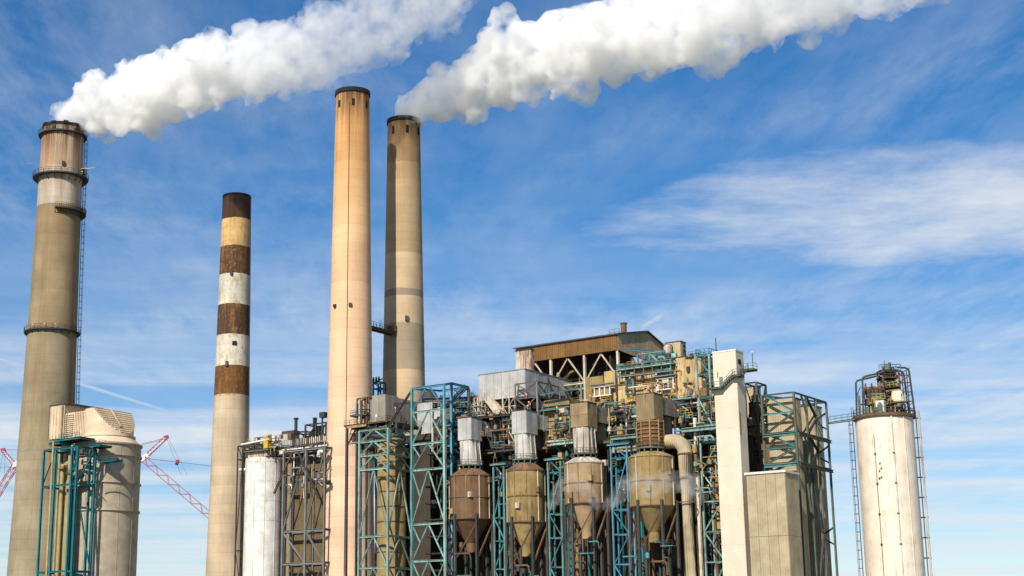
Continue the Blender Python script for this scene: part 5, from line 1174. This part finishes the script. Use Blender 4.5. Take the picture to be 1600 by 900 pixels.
railing([rp(-.4, -2.2, 12.3), rp(3.2, -2.2, 12.3)], BLUE, r_, 1.2, .1, .8)
clutter(r_, sp.x - 4, sp.x + 3.5, sp.y - 3.4, zS + .5, zS + 6, 60, 92, (RUSTY, DKST, OCHRE, GRN), 5)
# outer pipe hoops: the high bent pipe on the left and the right lattice
for y in (-2.4, 2.2): mk('bent_pipe', MB().tube([rp(-4.6, y, 0), rp(-4.3, y, 9.8), rp(-4.0, y, 10.3), rp(-3.6, y, 10.5), rp(-.2, y, 11.6)], .2, 8), DKST, r_, True)
for y in (-1.4, 2): mk('bent_pipe', MB().tube([rp(5.6, y, 0), rp(5.1, y, 12.2), rp(4.8, y, 12.8), rp(4.4, y, 13.0), rp(2.9, y, 13.1)], .2, 8), DKST, r_, True)
for i, z in enumerate((1.5, 4, 6.5, 9, 11)):
    bar('lattice_beam', rp(2.9, -1.4, z), rp(5.35, -1.4, z), .2, RUSTY, r_); bar('lattice_beam', rp(3.0, -1.4, z), rp(5.3, -1.4, z + 2), .15, DKST, r_); bar('lattice_beam', rp(3.6, -1.7, 0), rp(3.6, -1.7, 12), .16, RUSTY, r_) if i == 0 else None; bar('lattice_beam', rp(4.6, -1.7, 0), rp(4.5, -1.7, 12.2), .16, DKST, r_) if i == 1 else None
for x0, x1 in ((-4.4, -3.2), (-3.2, -2.0)): bar('strut', rp(x0, -2.4, 4.2), rp((x0 + x1) / 2, -2.4, 8.6), .16, RUSTY, r_); bar('strut', rp(x1, -2.4, 4.2), rp((x0 + x1) / 2, -2.4, 8.6), .16, RUSTY, r_)
for x, z0_, z1_ in ((-5.0, 0, 6), (-4.7, 0, 5.6)): bar('strut', rp(x, -1, z0_), rp(x, -1, z1_), .2, GRN, r_); bar('strut', rp(-5.1, -1, 5.8), rp(-4.4, -1, 8), .14, DKST, r_)
cy = tuple(rp(-1.6, -1, 0))[:2]
for y, z0_, z1_, rr_, m_ in ((0, 3.2, 5.2, 1.7, OCHRE), (0, 5.2, 6.0, 1.95, GRN), (0, 6.0, 7.6, 1.5, RUSTY), (0, 7.6, 8.1, 1.1, PEEL)): mk('cyclone_drum', MB().lathe(cy, [(rr_ * .96, zS + z0_ * HS), (rr_, zS + z0_ * HS + .2), (rr_, zS + z1_ * HS - .1), (rr_ * .9, zS + z1_ * HS)], 24), m_, r_, True)
railing([Vector((cy[0] + 2 * math.cos(k), cy[1] + 2 * math.sin(k), zS + 6 * HS)) for k in [i * .45 for i in range(14)]], DKST, r_, 1.2, .09, 1, True)
hc = tuple(rp(2.1, -2.8, 0))[:2]; mk('feed_hopper', MB().lathe(hc, [(.4, zS + 1.7), (1.35, zS + 2.8), (1.15, zS + 4.7), (.9, zS + 4.9)], 20), SILO, r_, True)
ubox('white_cabinet', (rp(-1.6, -4, 0).x - .9, rp(-1.6, -4, 0).x + .8, rp(-1.6, -4, 0).y - .5, rp(-1.6, -4, 0).y + .6, zS + .4, zS + 2.8), TANKW, r_)
for k in range(16):
    a = face_angle(sc_, random.uniform(-80, 80)); rr_ = rs * random.uniform(.55, .9); p = Vector((sp.x + rr_ * math.cos(a), sp.y + rr_ * math.sin(a), 0)); hgt = random.uniform(.8, 2.8)
    if k % 2: bar('post', p + Vector((0, 0, zS)), p + Vector((0, 0, zS + hgt + 1)), .22, random.choice((RUSTY, DKST, YEL, TEAL)), r_, 'round')
    else: mk('machine', MB().lathe(tuple(p)[:2], [(.5, zS + .2), (.55, zS + .2 + hgt * .6), (.2, zS + .2 + hgt * .8)], 10), random.choice((RUSTY, DKST, OCHRE, GRN)), r_, True)
# walkway bridging the frame and the silo
q0 = c0 - E_ * (rs + .2) + Vector((0, 0, pv(1335, 655, sp.y)[1])); uf, vf = uc, 0
e0 = at(1296, 661, 315); e1 = c0 - E_ * (rs + .3); e1.z = e0.z
t = thing('silo_walkway', 'thin pale teal footbridge from the precipitator frame to the cream silo', 'footbridge', tuple(e0))
for s_ in (-.5, .5): bar('girder', e0 + N_ * s_, e1 + N_ * s_, .35, AQUA, t); railing([e0 + N_ * s_ + Vector((0, 0, .2)), e1 + N_ * s_ + Vector((0, 0, .2))], CABLE, t, 1.1, .06, 1.6)
mk('deck', MB().add([e0 + N_ * -.6, e1 + N_ * -.6, e1 + N_ * .6, e0 + N_ * .6] + [p + Vector((0, 0, .12)) for p in (e0 + N_ * -.6, e1 + N_ * -.6, e1 + N_ * .6, e0 + N_ * .6)], [(3, 2, 1, 0), (4, 5, 6, 7), (0, 1, 5, 4), (1, 2, 6, 5), (2, 3, 7, 6), (3, 0, 4, 7)]), GREY_ST, t)
for x in (1331, 1334): qq = at(x, 655, 309); bar('lamp_post', qq, qq + Vector((0, 0, 2.4)), .12, DKST, t, 'round')

# ------------------------------------------------------------------ worker on the duct house platform
pu_, pz = pv(588, 660, vh - 2.8); pz = DHZ
bm = bmesh.new(); J = {}
def jv(n_, x, y, z, r): J[n_] = (bm.verts.new((x, y, z)), r)
jv('pelvis', 0, 0, .95, .17); jv('chest', 0, .02, 1.32, .20); jv('neck', 0, .02, 1.50, .07); jv('head', 0, 0, 1.66, .11); jv('crown', 0, 0, 1.78, .09)
for s_, nm in ((-1, 'l'), (1, 'r')):
    jv('sh' + nm, s_ * .2, .02, 1.43, .08); jv('el' + nm, s_ * .28, .05, 1.14, .055); jv('wr' + nm, s_ * .24, -.12, .92, .045); jv('hd' + nm, s_ * .23, -.17, .86, .045)
    jv('hp' + nm, s_ * .1, 0, .88, .11); jv('kn' + nm, s_ * .12, -.03, .48, .08); jv('an' + nm, s_ * .12, .02, .08, .06); jv('to' + nm, s_ * .13, -.16, .04, .05)
ed = [('pelvis', 'chest'), ('chest', 'neck'), ('neck', 'head'), ('head', 'crown')]
for nm in 'lr': ed += [('chest', 'sh' + nm), ('sh' + nm, 'el' + nm), ('el' + nm, 'wr' + nm), ('wr' + nm, 'hd' + nm), ('pelvis', 'hp' + nm), ('hp' + nm, 'kn' + nm), ('kn' + nm, 'an' + nm), ('an' + nm, 'to' + nm)]
for a, e in ed: bm.edges.new((J[a][0], J[e][0]))
bm.verts.index_update(); rr_ = [(v.index, r) for v, r in J.values()]
me = bpy.data.meshes.new('person'); bm.to_mesh(me); bm.free()
po = bpy.data.objects.new('person', me); COL.objects.link(po); sk = po.modifiers.new('s', 'SKIN'); po.modifiers.new('u', 'SUBSURF').levels = 2
for i, r in rr_: me.skin_vertices[0].data[i].radius = (r, r)
me.skin_vertices[0].data[0].use_root = True
pm = bpy.data.meshes.new_from_object(po.evaluated_get(bpy.context.evaluated_depsgraph_get())); bpy.data.objects.remove(po)
pm.materials.clear(); pm.materials.append(painted('white_coveralls', (.80, .80, .79), (.5, .45, .4), .05, .85, .0)); pm.name = 'person'
po = bpy.data.objects.new('person', pm); link(po, PLANT @ Matrix.Translation((pu_, vh - 2.8, pz)) @ Matrix.Rotation(.4, 4, 'Z') @ Matrix.Scale(1.02, 4))
tag(po, 'person in white coveralls standing on the duct house platform', 'person')
hm = MB().lathe((pu_, vh - 2.8), [(.17, pz + 1.76), (.15, pz + 1.84), (.09, pz + 1.92)], 12); mk('helmet', hm, painted('white_helmet', (.82, .82, .8), (.5, .5, .5), .02, .4, 0), po, True)

# ------------------------------------------------------------------ smoke: billowing hulls filled with scattering vapour
def plume(name, label, path, mat, voxel, seed, fine=.5, sub=(16, 7), lo_soft=.0, frame=Matrix.Identity(4), roughen=1.0):
    """path: list of (world centre, radius); puffs budding from puffs, fused into one closed skin"""
    rnd = random.Random(seed); sph = []
    P = [(Vector(p), r) for p, r in path]
    seq = []
    for (a, ra), (b_, rb) in zip(P, P[1:]):
        n = max(1, int((b_ - a).length / (.5 * (ra + rb) * .42)))
        for i in range(n): seq.append((a.lerp(b_, i / n), ra + (rb - ra) * i / n))
    seq.append(P[-1])
    def rdir():
        while True:
            v = Vector((rnd.uniform(-1, 1), rnd.uniform(-1, 1), rnd.uniform(-1, 1)))
            if .1 < v.length < 1: return v.normalized()
    for c, r in seq:
        sph.append((c, r * .74))
        for _ in range(sub[0]):
            d = rdir(); q = c + d * r * rnd.uniform(.56, .84); rq = r * (.10 + .24 * rnd.random() ** 1.7); sph.append((q, rq))
            for _ in range(sub[1]):
                e = (rdir() + d * .9).normalized(); q2 = q + e * rq * rnd.uniform(.75, 1.0); r2 = rq * rnd.uniform(.28, .5)
                if r2 > voxel * .9: sph.append((q2, r2))
    bm = bmesh.new(); bmesh.ops.create_icosphere(bm, subdivisions=2, radius=1)
    sv = [v.co.copy() for v in bm.verts]; sf = [tuple(v.index for v in f.verts) for f in bm.faces]; bm.free()
    mb = MB()
    for c, r in sph: mb.add([c + v * r for v in sv], sf)
    me = mb.mesh('puffs'); ob = bpy.data.objects.new('puffs', me); COL.objects.link(ob)
    m = ob.modifiers.new('r', 'REMESH'); m.mode = 'VOXEL'; m.voxel_size = voxel
    tx = bpy.data.textures.new('billow', 'CLOUDS'); tx.noise_scale = 1.5; tx.noise_depth = 4
    d = ob.modifiers.new('d', 'DISPLACE'); d.texture = tx; d.texture_coords = 'GLOBAL'; d.strength = 2.3 * roughen; d.mid_level = .5
    t2 = bpy.data.textures.new('swell', 'CLOUDS'); t2.noise_scale = 6 * min(1, path[-1][1] / 8); t2.noise_depth = 3
    d2 = ob.modifiers.new('d2', 'DISPLACE'); d2.texture = t2; d2.texture_coords = 'GLOBAL'; d2.strength = 4.2 * roughen; d2.mid_level = .45
    s2 = ob.modifiers.new('s', 'SMOOTH'); s2.factor = .5; s2.iterations = 1
    r2 = ob.modifiers.new('r2', 'REMESH'); r2.mode = 'VOXEL'; r2.voxel_size = voxel * 1.05
    dg = bpy.context.evaluated_depsgraph_get()
    nm = bpy.data.meshes.new_from_object(ob.evaluated_get(dg)); nm.name = name
    bpy.data.objects.remove(ob); nm.materials.clear(); nm.materials.append(mat)
    base = P[0][0]; nm.transform(Matrix.Translation(-base))
    o = bpy.data.objects.new(name, nm); link(o, Matrix.Translation(base)); tag(o, label, 'smoke'); return o
def px_path(rows, y_of):
    out = []
    for x, y, r in rows:
        Y = y_of(x); w = W(x, y, Y); depth = (w - Vector((0, 0, EYE))).dot(Vector((0, math.cos(PITCH), math.sin(PITCH))))
        out.append((w, r * depth / F_PX))
    return out
STEAM1 = steam_mat('western_plume_vapour', .62, patchy=.2, step=.05, fade=(-75, -20, .2))
STEAM2 = steam_mat('rear_plume_vapour', .62, patchy=.2, step=.05, fade=(15, 110, .35))
w1 = PLANT @ Vector((P1[0], P1[1], 0)); w4 = PLANT @ Vector((P4[0], P4[1], 0))
rows1 = [(98, 198, 22), (112, 186, 32), (140, 172, 48), (190, 160, 62), (245, 136, 74), (300, 122, 76), (350, 108, 70), (400, 100, 76), (450, 92, 78), (500, 80, 78), (550, 62, 76), (600, 38, 76), (650, 4, 76), (700, -38, 70), (745, -78, 60)]
plume('smoke_plume', 'billowing white plume drifting right from the olive western chimney', px_path(rows1, lambda x: w1.y - (x - 99) * .065), STEAM1, .46, 3)
rows2 = [(631, 190, 20), (640, 178, 26), (660, 162, 38), (695, 148, 50), (735, 136, 60), (775, 114, 76), (825, 90, 80), (885, 74, 84), (955, 62, 82), (1030, 48, 86), (1110, 38, 88), (1190, 12, 82), (1270, -4, 72), (1350, -18, 62), (1430, -32, 54), (1520, -62, 52)]
plume('smoke_plume', 'billowing white plume drifting right from the tan rear chimney', px_path(rows2, lambda x: w4.y - (x - 631) * .095), STEAM2, .46, 11)

# small wisps of steam
WISP = steam_mat('vent_steam', .45); THIN = steam_mat('thin_steam', .15, patchy=.35, step=.12)
def wisp(label, rows, Y, vox, seed): return plume('steam_wisp', label, px_path(rows, lambda x: Y), WISP if seed == 21 else THIN, vox, seed, sub=(8, 4), roughen=.35)
wisp('small steam wisp trailing from the vent stack on the brown roof', [(1001, 514, 1.5), (1008, 509, 3.5), (1018, 504, 4), (1026, 499, 5), (1033, 493, 4)], 338, .16, 21)
wisp('low steam drifting across the third scrubber drum', [(862, 790, 12), (874, 768, 17), (890, 750, 16), (912, 762, 16), (930, 785, 12)], 314, .3, 22)
wisp('low steam drifting across the rightmost scrubber drum', [(950, 790, 14), (972, 765, 20), (994, 748, 19), (1020, 762, 22), (1046, 750, 20), (1072, 752, 20), (1096, 780, 13)], 297, .3, 23)
